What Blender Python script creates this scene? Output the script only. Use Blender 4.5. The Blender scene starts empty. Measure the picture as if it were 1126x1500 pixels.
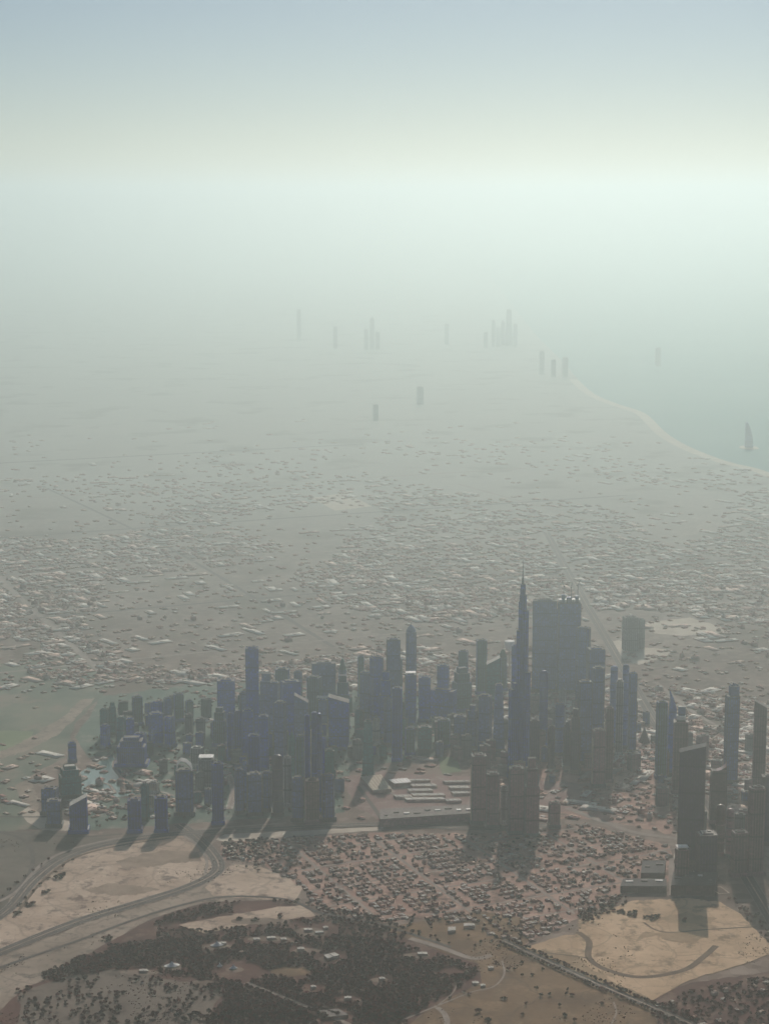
import bpy, math, random
import numpy as np
from mathutils import Vector, noise
from mathutils.geometry import tessellate_polygon
R = math.radians
scene = bpy.context.scene
C = scene.collection

# ------------------------------------------------------------------ camera
CAM_H = 2213.0
FPX = 2800.0                      # focal length in pixels of the 1126x1500 photograph
PITCH = math.atan((750 - 290) / FPX)
cd = bpy.data.cameras.new('camera')
cam = bpy.data.objects.new('camera', cd); C.objects.link(cam)
cd.sensor_fit = 'VERTICAL'; cd.sensor_height = 24; cd.lens = FPX / 1500 * 24
cd.clip_start = 1; cd.clip_end = 500000
cam.location = (0, 0, CAM_H); cam.rotation_euler = (R(90) - PITCH, 0, 0)
scene.camera = cam

# ------------------------------------------------------------------ light
SUN_EL, SUN_AZ = R(32), R(8)
w = bpy.data.worlds.new('World'); scene.world = w; w.use_nodes = True
nt = w.node_tree; nt.nodes.clear()
sky = nt.nodes.new('ShaderNodeTexSky'); sky.sky_type = 'NISHITA'; sky.sun_disc = False
sky.sun_elevation = SUN_EL; sky.sun_rotation = SUN_AZ
sky.altitude = 2200; sky.air_density = 1.0; sky.dust_density = 0.6; sky.ozone_density = 0.6
bg = nt.nodes.new('ShaderNodeBackground'); bg.inputs['Strength'].default_value = 0.05
out = nt.nodes.new('ShaderNodeOutputWorld')
nt.links.new(sky.outputs[0], bg.inputs[0]); nt.links.new(bg.outputs[0], out.inputs[0])
sl = bpy.data.lights.new('sun', 'SUN'); sl.energy = 5.0; sl.angle = R(0.5); sl.color = (1, 0.87, 0.77)
so = bpy.data.objects.new('sun', sl); C.objects.link(so)
sdir = Vector((math.sin(SUN_AZ) * math.cos(SUN_EL), math.cos(SUN_AZ) * math.cos(SUN_EL), math.sin(SUN_EL)))
so.rotation_euler = (-sdir).to_track_quat('-Z', 'Y').to_euler(); so.location = (0, 9000, 6000)
vs = scene.view_settings
scene.display_settings.display_device = 'sRGB'
vs.view_transform = 'Standard'; vs.look = 'None'; vs.gamma = 1; vs.use_curve_mapping = False
vs.exposure = -0.2
scene.cycles.volume_bounces = 1
scene.cycles.max_bounces = 5
scene.cycles.use_denoising = True

HAZE_DENSITY = 8.8e-5
HAZE_COLOR = (0.665, 0.78, 0.765)
HAZE_ABSORB = (0.40, 1.0, 0.95)
HAZE_G = 0.84

# ------------------------------------------------------------------ pixels to ground
def ray(px, py):
    u = (px - 563) / FPX; v = (750 - py) / FPX
    return Vector((u, math.cos(PITCH) + v * math.sin(PITCH), -math.sin(PITCH) + v * math.cos(PITCH)))
def gp(px, py):
    d = ray(px, py); t = -CAM_H / d.z
    return Vector((d.x * t, d.y * t, 0))
def height_at(P, py):
    d = ray(563, py); return CAM_H + P.y * d.z / d.y
def pxm(P):                        # metres per photo pixel at a ground point
    return (P.y * math.cos(PITCH) + CAM_H * math.sin(PITCH)) / FPX
def to_px(x, y, z=0):
    f = y * math.cos(PITCH) - (z - CAM_H) * math.sin(PITCH)
    u = y * math.sin(PITCH) + (z - CAM_H) * math.cos(PITCH)
    return 563 + FPX * x / f, 750 - FPX * u / f

# ------------------------------------------------------------------ materials
def new_mat(name):
    m = bpy.data.materials.new(name); m.use_nodes = True
    n = m.node_tree; b = n.nodes['Principled BSDF']
    return m, n, b
def N(n, t, **kw):
    x = n.nodes.new(t)
    for k, v in kw.items():
        if hasattr(x, k): setattr(x, k, v)
        else: x.inputs[k].default_value = v
    return x
def ramp(n, stops):
    r = n.nodes.new('ShaderNodeValToRGB'); e = r.color_ramp.elements
    while len(e) < len(stops): e.new(0.5)
    for el, (p, c) in zip(e, stops): el.position = p; el.color = (*c, 1)
    return r
def mixc(n, a, b, f, mode='MIX'):
    x = n.nodes.new('ShaderNodeMix'); x.data_type = 'RGBA'; x.blend_type = mode
    for s, v in ((0, f), (6, a), (7, b)):
        if isinstance(v, (int, float)): x.inputs[s].default_value = v
        elif isinstance(v, tuple): x.inputs[s].default_value = (*v, 1)
        else: n.links.new(v, x.inputs[s])
    return x.outputs[2]
def noise_mat(name, c1, c2, scale, c3=None, scale3=None, rough=0.9, spec=0.2, detail=8, lo=0.38, hi=0.62, tracks=0):
    m, n, b = new_mat(name)
    g = N(n, 'ShaderNodeNewGeometry')
    t = N(n, 'ShaderNodeTexNoise'); t.inputs['Scale'].default_value = scale; t.inputs['Detail'].default_value = detail
    t.inputs['Roughness'].default_value = 0.65
    n.links.new(g.outputs['Position'], t.inputs['Vector'])
    r = ramp(n, [(lo, c1), (hi, c2)]); n.links.new(t.outputs[0], r.inputs[0])
    col = r.outputs[0]
    if c3:
        t2 = N(n, 'ShaderNodeTexNoise'); t2.inputs['Scale'].default_value = scale3; t2.inputs['Detail'].default_value = 10
        t2.inputs['Roughness'].default_value = 0.7
        n.links.new(g.outputs['Position'], t2.inputs['Vector'])
        r2 = ramp(n, [(0.52, (0, 0, 0)), (0.62, (1, 1, 1))]); n.links.new(t2.outputs[0], r2.inputs[0])
        col = mixc(n, col, c3, r2.outputs[0])
    if tracks:      # wheel ruts and drainage lines worn into the ground
        for sc_, st_, wd_ in ((tracks, 0.5, .012), (tracks*2.7, 0.3, .02)):
            dn = N(n, 'ShaderNodeTexNoise'); dn.inputs['Scale'].default_value = sc_*.9; dn.inputs['Detail'].default_value = 3
            n.links.new(g.outputs['Position'], dn.inputs['Vector'])
            vm = n.nodes.new('ShaderNodeVectorMath'); vm.operation = 'MULTIPLY_ADD'; vm.inputs[1].default_value = (1.2/sc_,)*3
            n.links.new(dn.outputs['Color'], vm.inputs[0]); n.links.new(g.outputs['Position'], vm.inputs[2])
            vo = N(n, 'ShaderNodeTexVoronoi'); vo.feature = 'DISTANCE_TO_EDGE'; vo.inputs['Scale'].default_value = sc_
            n.links.new(vm.outputs[0], vo.inputs['Vector'])
            rv = ramp(n, [(0, (st_,)*3), (wd_*2, (0, 0, 0))]); n.links.new(vo.outputs['Distance'], rv.inputs[0])
            col = mixc(n, col, tuple(c*.5 for c in c1), rv.outputs[0])
    n.links.new(col, b.inputs['Base Color'])
    b.inputs['Roughness'].default_value = rough; b.inputs['Specular IOR Level'].default_value = spec
    return m
def facade(name, glass, wall, rough=0.32):
    # rows of glazing 4 m high between slab edges, single rooms varying, machinery floors
    m, n, b = new_mat(name)
    tc = N(n, 'ShaderNodeTexCoord')
    sep = N(n, 'ShaderNodeSeparateXYZ'); n.links.new(tc.outputs['Object'], sep.inputs[0])
    def math_(op, a, c=None):
        x = n.nodes.new('ShaderNodeMath'); x.operation = op
        for i, v in enumerate((a, c)):
            if v is None: continue
            if isinstance(v, (int, float)): x.inputs[i].default_value = v
            else: n.links.new(v, x.inputs[i])
        return x.outputs[0]
    z = sep.outputs[2]
    hor = math_('ADD', sep.outputs[0], math_('MULTIPLY', sep.outputs[1], 1.3))
    fz = math_('FRACT', math_('DIVIDE', z, 4.0)); band = math_('LESS_THAN', fz, 0.3)
    fh = math_('FRACT', math_('DIVIDE', hor, 9.0)); pier = math_('LESS_THAN', fh, 0.2)
    cell = n.nodes.new('ShaderNodeCombineXYZ')
    n.links.new(math_('FLOOR', math_('DIVIDE', z, 8.0)), cell.inputs[0])
    n.links.new(math_('FLOOR', math_('DIVIDE', hor, 9.0)), cell.inputs[1])
    wn = N(n, 'ShaderNodeTexWhiteNoise'); n.links.new(cell.outputs[0], wn.inputs['Vector'])
    g2 = tuple(min(1, c * 2.4 + 0.015) for c in glass)
    gl = mixc(n, glass, g2, math_('POWER', wn.outputs[0], 3.0))
    col = mixc(n, gl, wall, math_('MAXIMUM', band, math_('MULTIPLY', pier, 0.7)))
    oi = N(n, 'ShaderNodeObjectInfo')
    per = math_('MULTIPLY_ADD', oi.outputs['Random'], 50.0); per.node.inputs[2].default_value = 50.0
    mech = math_('LESS_THAN', math_('FRACT', math_('DIVIDE', math_('ADD', z, math_('MULTIPLY', oi.outputs['Random'], 40.0)), per)), 0.07)
    dark = tuple(c * 0.75 for c in glass)
    col = mixc(n, col, dark, mech)
    n.links.new(col, b.inputs['Base Color'])
    rr = ramp(n, [(0, (rough,) * 3), (1, (0.7,) * 3)]); n.links.new(band, rr.inputs[0])
    n.links.new(rr.outputs[0], b.inputs['Roughness'])
    b.inputs['Specular IOR Level'].default_value = 0.25
    return m
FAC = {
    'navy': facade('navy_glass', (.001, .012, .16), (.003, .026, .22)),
    'blue': facade('blue_glass', (.01, .05, .36), (.04, .10, .44)),
    'slate': facade('slate_glass', (.06, .10, .26), (.13, .17, .34)),
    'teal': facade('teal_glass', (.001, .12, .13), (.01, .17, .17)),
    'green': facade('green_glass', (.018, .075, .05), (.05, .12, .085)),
    'brown': facade('bronze_glass', (.07, .035, .034), (.15, .085, .08)),
    'rose': facade('rose_stone', (.17, .08, .10), (.33, .185, .20)),
    'violet': facade('violet_glass', (.03, .01, .05), (.065, .028, .08)),
    'grey': facade('grey_concrete', (.06, .06, .07), (.22, .21, .21)),
    'cream': facade('cream_stone', (.18, .15, .10), (.55, .50, .38)),
    'white': facade('white_panel', (.16, .17, .18), (.62, .62, .60)),
}
ROOF = {
    'pale': noise_mat('pale_roof', (.42, .40, .36), (.62, .60, .55), 0.15),
    'mid': noise_mat('weathered_roof', (.16, .14, .13), (.28, .25, .23), 0.12),
    'dark': noise_mat('dark_roof', (.05, .05, .055), (.11, .10, .10), 0.12),
}
M_STEEL = noise_mat('steel', (.10, .11, .13), (.16, .17, .19), 0.3, rough=0.5)
M_WHITE = noise_mat('white_paint', (.70, .70, .67), (.82, .81, .78), 0.1, rough=0.6)
M_CREAM = noise_mat('cream_plaster', (.50, .43, .33), (.62, .55, .44), 0.1)
M_WALLS = [noise_mat('villa_plaster_pale', (.46, .34, .28), (.64, .50, .43), 0.05),
           noise_mat('villa_plaster_tan', (.34, .22, .16), (.48, .33, .26), 0.05),
           noise_mat('villa_plaster_rose', (.28, .13, .11), (.42, .22, .19), 0.05)]
M_GLASSD = noise_mat('window_dark', (.015, .018, .025), (.03, .035, .045), 0.5, rough=0.2, spec=0.5)
M_LEAF = [noise_mat('leaf_dark', (.034, .006, .004), (.075, .016, .010), 0.12, rough=0.85, spec=0.1),
          noise_mat('leaf_brown', (.085, .011, .009), (.14, .025, .017), 0.12, rough=0.85, spec=0.1),
          noise_mat('leaf_olive', (.030, .020, .010), (.062, .040, .022), 0.12, rough=0.85, spec=0.1)]
M_BARK = noise_mat('bark', (.05, .035, .025), (.09, .065, .05), 0.6)
M_ASPHALT = noise_mat('asphalt', (.045, .036, .032), (.085, .068, .060), 0.02, rough=0.85)
M_ROADPALE = noise_mat('pale_road', (.22, .18, .155), (.32, .27, .235), 0.02)
M_MARK = noise_mat('road_marking', (.5, .48, .44), (.62, .6, .56), 0.2)
M_SAND = noise_mat('sand_rose', (.36, .26, .19), (.56, .44, .34), 0.0045, (.15, .10, .08), 0.016, tracks=.0032)
M_SANDG = noise_mat('sand_grey', (.22, .17, .13), (.36, .29, .23), 0.004, (.11, .085, .068), 0.02, tracks=.004)
M_SANDO = noise_mat('sand_ochre', (.40, .27, .16), (.60, .43, .28), 0.0045, (.20, .13, .07), 0.014, tracks=.0036)
M_SCAR = noise_mat('scraped_sand', (.20, .14, .10), (.32, .24, .18), 0.012)
M_SCARO = noise_mat('scraped_ochre', (.24, .16, .09), (.36, .25, .15), 0.012)
M_SANDP = noise_mat('sand_pale', (.42, .36, .29), (.56, .50, .41), 0.01)
M_TRACK = noise_mat('compacted_track', (.095, .062, .040), (.15, .10, .065), 0.02)
M_GRASS = noise_mat('park_ground', (.055, .013, .009), (.105, .032, .021), 0.01, (.16, .095, .07), 0.012, hi=0.66)
M_GRASSO = noise_mat('park_ground_olive', (.11, .058, .025), (.19, .11, .052), 0.008, (.24, .15, .08), 0.012, tracks=.004)
M_GREEN = noise_mat('green_field', (.05, .085, .06), (.16, .17, .12), 0.003, (.20, .17, .13), 0.005)
M_LAWN = noise_mat('lawn', (.12, .17, .08), (.18, .22, .12), 0.006)
M_SEA = noise_mat('sea_water', (.12, .26, .25), (.17, .31, .29), 0.0004, rough=0.8, spec=0.03)
M_CANAL = noise_mat('canal_water', (.012, .07, .062), (.02, .09, .08), 0.004, rough=0.2, spec=0.5)
def ground_mat():
    m, n, b = new_mat('city_ground')
    g = N(n, 'ShaderNodeNewGeometry')
    def vor(scale, feat='F1'):
        v = N(n, 'ShaderNodeTexVoronoi'); v.inputs['Scale'].default_value = scale
        n.links.new(g.outputs['Position'], v.inputs['Vector']); return v
    def noi(scale, det=6):
        t = N(n, 'ShaderNodeTexNoise'); t.inputs['Scale'].default_value = scale; t.inputs['Detail'].default_value = det
        n.links.new(g.outputs['Position'], t.inputs['Vector']); return t
    base = ramp(n, [(0.34, (.11, .06, .045)), (0.48, (.20, .125, .095)), (0.60, (.27, .175, .135)), (0.72, (.42, .31, .24))])
    n.links.new(noi(0.0011, 9).outputs[0], base.inputs[0])
    v1 = vor(0.028); bw = N(n, 'ShaderNodeRGBToBW'); n.links.new(v1.outputs['Color'], bw.inputs[0])
    lots = ramp(n, [(0.2, (.06, .04, .035)), (0.55, (.17, .13, .11)), (0.85, (.36, .31, .27))])
    n.links.new(bw.outputs[0], lots.inputs[0])
    col = mixc(n, base.outputs[0], lots.outputs[0], 0.55)
    v2 = vor(0.005); bw2 = N(n, 'ShaderNodeRGBToBW'); n.links.new(v2.outputs['Color'], bw2.inputs[0])
    blk = ramp(n, [(0.2, (.06, .045, .04)), (0.8, (.30, .25, .21))]); n.links.new(bw2.outputs[0], blk.inputs[0])
    col = mixc(n, col, blk.outputs[0], 0.3)
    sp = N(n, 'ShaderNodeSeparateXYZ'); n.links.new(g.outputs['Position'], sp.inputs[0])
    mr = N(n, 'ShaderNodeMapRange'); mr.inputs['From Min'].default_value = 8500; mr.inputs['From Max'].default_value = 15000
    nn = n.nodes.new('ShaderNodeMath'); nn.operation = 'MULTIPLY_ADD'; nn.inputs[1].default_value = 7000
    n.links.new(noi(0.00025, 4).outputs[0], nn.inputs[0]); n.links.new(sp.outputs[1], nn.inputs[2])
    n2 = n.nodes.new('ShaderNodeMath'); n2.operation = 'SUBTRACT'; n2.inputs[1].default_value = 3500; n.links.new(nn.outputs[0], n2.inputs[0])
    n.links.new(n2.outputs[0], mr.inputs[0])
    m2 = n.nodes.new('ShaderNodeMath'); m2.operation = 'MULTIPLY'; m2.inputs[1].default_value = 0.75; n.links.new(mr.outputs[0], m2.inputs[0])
    col = mixc(n, col, (.38, .39, .35), m2.outputs[0])        # pale desert further out, lightened with distance: haze put into the colour
    gr = ramp(n, [(0.55, (0, 0, 0)), (0.66, (1, 1, 1))]); n.links.new(noi(0.0018, 8).outputs[0], gr.inputs[0])
    m3 = n.nodes.new('ShaderNodeMath'); m3.operation = 'MULTIPLY'; m3.inputs[1].default_value = 0.6; n.links.new(gr.outputs[0], m3.inputs[0])
    col = mixc(n, col, (.09, .075, .05), m3.outputs[0])
    n.links.new(col, b.inputs['Base Color'])
    b.inputs['Roughness'].default_value = 0.95; b.inputs['Specular IOR Level'].default_value = 0.1
    return m
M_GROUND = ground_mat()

# ------------------------------------------------------------------ mesh helpers
class MB:
    def __init__(s): s.v = []; s.f = []; s.m = []
    def face(s, idx, m=0): s.f.append(idx); s.m.append(m)
    def prism(s, pts, z0, z1, m=0, mtop=None, top_pts=None, bottom=True, ztops=None):
        b = len(s.v); n = len(pts); tp = top_pts or pts
        s.v += [(x, y, z0) for x, y in pts]
        s.v += [(x, y, (ztops[i] if ztops else z1)) for i, (x, y) in enumerate(tp)]
        for i in range(n):
            j = (i + 1) % n; s.face((b + i, b + j, b + n + j, b + n + i), m)
        s.face(tuple(b + n + i for i in range(n)), m if mtop is None else mtop)
        if bottom: s.face(tuple(b + i for i in reversed(range(n))), m)
    def box(s, cx, cy, z0, sx, sy, h, m=0, mtop=None, rot=0):
        c, q = math.cos(rot), math.sin(rot)
        P = [(-sx/2, -sy/2), (sx/2, -sy/2), (sx/2, sy/2), (-sx/2, sy/2)]
        s.prism([(cx + x*c - y*q, cy + x*q + y*c) for x, y in P], z0, z0 + h, m, mtop)
    def cone(s, cx, cy, z0, r0, z1, r1, n=8, m=0):
        p0 = [(cx + r0*math.cos(2*math.pi*i/n), cy + r0*math.sin(2*math.pi*i/n)) for i in range(n)]
        p1 = [(cx + r1*math.cos(2*math.pi*i/n), cy + r1*math.sin(2*math.pi*i/n)) for i in range(n)]
        s.prism(p0, z0, z1, m, top_pts=p1)
    def lathe(s, prof, n=16, sx=1, sy=1, m=0, cx=0, cy=0):
        b = len(s.v)
        for r, z in prof:
            s.v += [(cx + sx*r*math.cos(2*math.pi*i/n), cy + sy*r*math.sin(2*math.pi*i/n), z) for i in range(n)]
        for k in range(len(prof) - 1):
            for i in range(n):
                j = (i + 1) % n
                s.face((b+k*n+i, b+k*n+j, b+(k+1)*n+j, b+(k+1)*n+i), m)
        s.face(tuple(b + i for i in reversed(range(n))), m)
        s.face(tuple(b + (len(prof)-1)*n + i for i in range(n)), m)
    def bar(s, p, q, r, m=0):
        p, q = Vector(p), Vector(q); d = (q - p).normalized()
        a = d.cross(Vector((0, 0, 1))) if abs(d.z) < 0.95 else d.cross(Vector((1, 0, 0)))
        a.normalize(); c = d.cross(a); b = len(s.v)
        for e in (p, q):
            for x, y in ((-1, -1), (1, -1), (1, 1), (-1, 1)): s.v.append(tuple(e + a*x*r + c*y*r))
        for i in range(4):
            j = (i+1) % 4; s.face((b+i, b+j, b+4+j, b+4+i), m)
        s.face((b+3, b+2, b+1, b), m); s.face((b+4, b+5, b+6, b+7), m)
    def build(s, name, mats, parent=None, loc=None, smooth=False):
        me = bpy.data.meshes.new(name); me.from_pydata(s.v, [], s.f)
        for mt in (mats if isinstance(mats, (list, tuple)) else [mats]): me.materials.append(mt)
        me.polygons.foreach_set('material_index', s.m)
        if smooth: me.polygons.foreach_set('use_smooth', [True]*len(s.f))
        me.update()
        o = bpy.data.objects.new(name, me); C.objects.link(o)
        if parent: o.parent = parent
        if loc: o.location = loc
        return o
def empty(name, loc, rz=0):
    o = bpy.data.objects.new(name, None); C.objects.link(o)
    o.location = loc; o.rotation_euler = (0, 0, rz); o.empty_display_size = 10
    return o
def tag(o, label=None, cat=None, group=None, kind=None):
    if label: o['label'] = label
    if cat: o['category'] = cat
    if group: o['group'] = group
    if kind: o['kind'] = kind
    return o
def copy_tree(o, parent=None):
    c = o.copy(); C.objects.link(c); c.parent = parent
    for ch in list(o.children): copy_tree(ch, c)
    return c

# ------------------------------------------------------------------ the ground
def sheet(name, pts, z, mat, label=None):
    tris = tessellate_polygon([[Vector((p[0], p[1], 0)) for p in pts]])
    me = bpy.data.meshes.new(name)
    f = []
    for t in tris:
        a, b, c = (pts[i] for i in t)
        f.append(t if (b[0]-a[0])*(c[1]-a[1]) - (b[1]-a[1])*(c[0]-a[0]) > 0 else t[::-1])
    me.from_pydata([(p[0], p[1], z) for p in pts], [], f); me.materials.append(mat)
    o = bpy.data.objects.new(name, me); C.objects.link(o)
    tag(o, label, kind='structure'); return o
def rough_poly(pxs, amp=2.0, step=8, seed=0):
    rnd = random.Random(seed); out = []
    for i, a in enumerate(pxs):
        b = pxs[(i+1) % len(pxs)]; L = math.dist(a, b); k = max(1, int(L/step))
        for j in range(k):
            t = j/k; s = 0 if j == 0 else amp
            p = gp(a[0]+(b[0]-a[0])*t + rnd.uniform(-s, s), a[1]+(b[1]-a[1])*t + rnd.uniform(-s, s)*0.5)
            out.append((p.x, p.y))
    return out
def smooth_line(pts, k=6):
    P = [pts[0]] + list(pts) + [pts[-1]]; out = []
    for i in range(1, len(P)-2):
        for j in range(k):
            t = j/k
            out.append(tuple(0.5*((2*P[i][a]) + (-P[i-1][a]+P[i+1][a])*t + (2*P[i-1][a]-5*P[i][a]+4*P[i+1][a]-P[i+2][a])*t*t
                        + (-P[i-1][a]+3*P[i][a]-3*P[i+1][a]+P[i+2][a])*t**3) for a in (0, 1)))
    out.append(tuple(pts[-1])); return out
def ribbon_verts(line, off0, off1):
    L, Rr = [], []
    for i, p in enumerate(line):
        a = line[max(0, i-1)]; b = line[min(len(line)-1, i+1)]
        d = Vector((b[0]-a[0], b[1]-a[1])).normalized(); n = Vector((-d.y, d.x))
        L.append((p[0]+n.x*off0, p[1]+n.y*off0)); Rr.append((p[0]+n.x*off1, p[1]+n.y*off1))
    return L, Rr
ROADS = []
def road(name, pxs, width, mat, z, lanes=False, label=None):
    line = smooth_line([tuple(gp(*p).xy) for p in pxs], 7)
    ROADS.append((line, width))
    mb = MB()
    def strip(o0, o1, zz, m, dash=False):
        L, Q = ribbon_verts(line, o0, o1); b = len(mb.v)
        mb.v += [(x, y, zz) for x, y in L] + [(x, y, zz) for x, y in Q]
        n = len(L)
        for i in range(n-1):
            if dash and i % 2: continue
            mb.face((b+i, b+n+i, b+n+i+1, b+i+1), m)
    strip(width/2, -width/2, z, 0)
    mats = [mat]
    if lanes:
        mats = [mat, M_MARK, M_SANDG]
        strip(2.5, -2.5, z+0.15, 2)                          # the median
        for e in (width/2-1.5, -width/2+1.5): strip(e+0.35, e-0.35, z+0.15, 1)
        for e in (width/4, -width/4): strip(e+0.25, e-0.25, z+0.15, 1, True)
    return tag(mb.build(name, mats), label, kind='structure')

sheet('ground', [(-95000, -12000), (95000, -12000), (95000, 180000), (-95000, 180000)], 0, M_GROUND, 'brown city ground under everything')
def px_area(name, px, z, mat, label, amp=2.0, step=8, seed=1):
    return sheet(name, rough_poly(px, amp, step, seed), z, mat, label)
# sea and coast, far right
coast = [(700, 380), (722, 410), (752, 450), (786, 492), (822, 528), (846, 556), (872, 578), (905, 592), (945, 606), (975, 634), (1010, 655), (1065, 676), (1126, 692), (1240, 740)]
sea_pts = [tuple(gp(*p).xy) for p in coast]
sea_line = smooth_line(sea_pts, 5)
sheet('sea', sea_line + [(60000, sea_line[-1][1]), (94000, 60000), (94000, 179000), (sea_line[0][0]+16000, 179000)], 0.6, M_SEA, 'pale turquoise sea beyond the coast')
beach_line = [p for p in sea_line if p[1] < 24000]
L_, R_ = ribbon_verts(beach_line, 0, -110)
sheet('beach', L_ + R_[::-1], 1.2, M_SANDP, 'thin pale beach along the sea')
# near ground
px_area('park_ground', [(-20, 1500), (30, 1452), (90, 1424), (150, 1385), (225, 1345), (300, 1322), (420, 1318), (470, 1345), (560, 1360), (640, 1392), (700, 1412), (705, 1440), (640, 1470), (600, 1500), (560, 1560), (-20, 1560)], 0.6, M_GRASS, 'dark red brown park ground between the trees', seed=2)
px_area('scrub_ground', [(560, 1360), (700, 1335), (800, 1350), (765, 1388), (860, 1425), (950, 1470), (990, 1560), (560, 1560), (600, 1500), (640, 1470), (705, 1440), (700, 1412), (640, 1392)], 0.9, M_GRASSO, 'olive brown scrub south of the villas', seed=3)
px_area('dark_field', [(950, 1465), (1010, 1440), (1190, 1415), (1240, 1560), (990, 1560)], 0.8, M_GRASS, 'dark ground at the lower right corner', seed=4)
px_area('sand_field', [(0, 1335), (40, 1290), (95, 1255), (160, 1236), (262, 1222), (300, 1238), (314, 1262), (318, 1276), (280, 1300), (200, 1322), (120, 1350), (0, 1396), (-60, 1420), (-60, 1370)], 0.5, M_SAND, 'bare rosy sand field inside the highway loop', seed=5)
px_area('sand_scar', [(170, 1262), (215, 1250), (240, 1246), (290, 1249), (296, 1262), (250, 1264), (225, 1270), (180, 1272)], 0.9, M_SCAR, 'darker scraped patch on the sand field', amp=3, step=5, seed=61)
px_area('sand_scar', [(125, 1304), (160, 1294), (200, 1298), (236, 1302), (200, 1312), (150, 1310)], 0.9, M_SCAR, 'second darker scraped patch on the sand field', amp=3, step=5, seed=62)
px_area('sand_scar', [(930, 1380), (960, 1370), (975, 1378), (1010, 1383), (1030, 1374), (1000, 1366), (940, 1368)], 1.5, M_SCARO, 'darker scraped patch on the ochre lot', amp=2.5, step=5, seed=63)
px_area('sand_scar', [(960, 1345), (1000, 1338), (1050, 1346), (1040, 1354), (985, 1352)], 1.5, M_SCARO, 'upper darker patch on the ochre lot', amp=2.5, step=5, seed=64)
px_area('sand_scar', [(770, 1392), (846, 1400), (866, 1420), (900, 1440), (950, 1462), (930, 1464), (870, 1438), (800, 1404)], 1.5, M_SCARO, 'darker lower rim of the ochre lot', amp=2.5, step=5, seed=65)
px_area('sand_strip', [(-90, 1560), (-90, 1440), (-70, 1425), (0, 1400), (120, 1354), (280, 1304), (325, 1276), (400, 1272), (440, 1305), (400, 1312), (300, 1322), (225, 1345), (150, 1385), (90, 1424), (30, 1452), (-20, 1500), (-20, 1560)], 0.45, M_SANDG, 'greyish sand along the outer road', seed=6)
px_area('sand_patch', [(325, 1276), (345, 1266), (382, 1270), (415, 1283), (444, 1300), (432, 1320), (350, 1316), (312, 1312), (300, 1300)], 0.7, M_SAND, 'pale sand triangle east of the junction', seed=7)
px_area('sand_clearing', [(262, 1355), (330, 1342), (400, 1330), (450, 1325), (462, 1342), (380, 1352), (300, 1368)], 0.95, M_SAND, 'pale sandy clearing inside the park', seed=8)
px_area('sand_lot', [(766, 1390), (820, 1372), (848, 1368), (846, 1348), (905, 1328), (925, 1320), (1010, 1316), (1055, 1322), (1085, 1340), (1112, 1370), (1140, 1392), (1090, 1412), (1010, 1436), (950, 1468), (925, 1452), (870, 1430)], 1.3, M_SANDO, 'large ochre sand lot at the lower right', seed=9)
px_area('sand_corner', [(30, 1190), (42, 1182), (70, 1198), (118, 1206), (112, 1218), (62, 1216), (40, 1204)], 0.7, M_SANDP, 'pinkish sand corner by the leftmost towers', amp=1, seed=10)
px_area('sand_spoil', [(22, 1150), (44, 1140), (60, 1175), (52, 1192), (36, 1180)], 0.6, M_SANDG, 'light track beside the green field', amp=1, seed=11)
px_area('green_field', [(-60, 985), (-20, 962), (20, 978), (48, 950), (84, 972), (120, 958), (140, 984), (178, 990), (150, 1020), (110, 1060), (96, 1110), (64, 1125), (40, 1140), (52, 1185), (60, 1212), (-60, 1225)], 0.33, M_GREEN, 'green planted field at the left edge', seed=12)
px_area('pale_field', [(-30, 1075), (12, 1070), (50, 1072), (36, 1092), (0, 1106), (-30, 1112)], 0.6, M_LAWN, 'pale green field at the left edge', seed=13)
px_area('dry_slope', [(-60, 1225), (60, 1216), (160, 1228), (100, 1250), (60, 1270), (20, 1320), (-60, 1370)], 0.34, noise_mat('dry_slope', (.07, .06, .045), (.15, .125, .10), 0.004, (.05, .045, .035), 0.01), 'dim dry slope at the left edge', seed=40)
px_area('wadi_sand', [(140, 1022), (118, 1026), (96, 1048), (62, 1070), (20, 1094), (-10, 1106), (-10, 1116), (40, 1100), (84, 1078), (104, 1060), (122, 1040)], 0.9, M_SANDG, 'winding pale sand strip left of the skyline', amp=2, step=6, seed=14)
px_area('canal', [(92, 1160), (120, 1130), (165, 1105), (172, 1122), (186, 1143), (240, 1160), (262, 1172), (230, 1160), (190, 1166), (150, 1170), (120, 1168)], 0.7, M_CANAL, 'dark green canal water between the left towers', amp=1, seed=15)
px_area('plaza', [(500, 1138), (560, 1130), (700, 1138), (880, 1150), (860, 1188), (690, 1196), (560, 1206), (520, 1180)], 0.5, noise_mat('plaza_ground', (.18, .10, .09), (.27, .17, .15), 0.01, (.28, .22, .19), 0.02), 'rosy paved ground around the sheds', seed=16)
px_area('lawn', [(640, 1110), (668, 1108), (676, 1130), (648, 1134)], 0.8, M_LAWN, 'bright green lawn behind the sheds', amp=1, seed=17)
px_area('sand_bank', [(888, 942), (905, 938), (940, 948), (985, 952), (975, 962), (935, 974), (905, 962)], 0.8, M_SANDP, 'pale sand bank right of the avenue', amp=1, seed=18)
px_area('sand_bank', [(945, 912), (1010, 905), (1055, 918), (1062, 926), (1000, 932), (958, 928)], 0.8, M_SANDP, 'pale sand flat in the haze on the right', amp=1, seed=19)
px_area('sand_bank', [(950, 884), (990, 880), (1002, 888), (968, 892)], 0.8, M_SANDP, 'small pale sand flat far off', amp=1, seed=20)
px_area('dune', [(455, 730), (505, 722), (545, 742), (490, 748)], 0.8, M_SANDP, 'pale dune streak far off', amp=1, seed=21)
px_area('sand_roadside', [(330, 1222), (560, 1211), (562, 1216), (420, 1226), (330, 1234), (316, 1230)], 0.6, M_SANDP, 'pale verge under the main highway', amp=1, seed=22)
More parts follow.
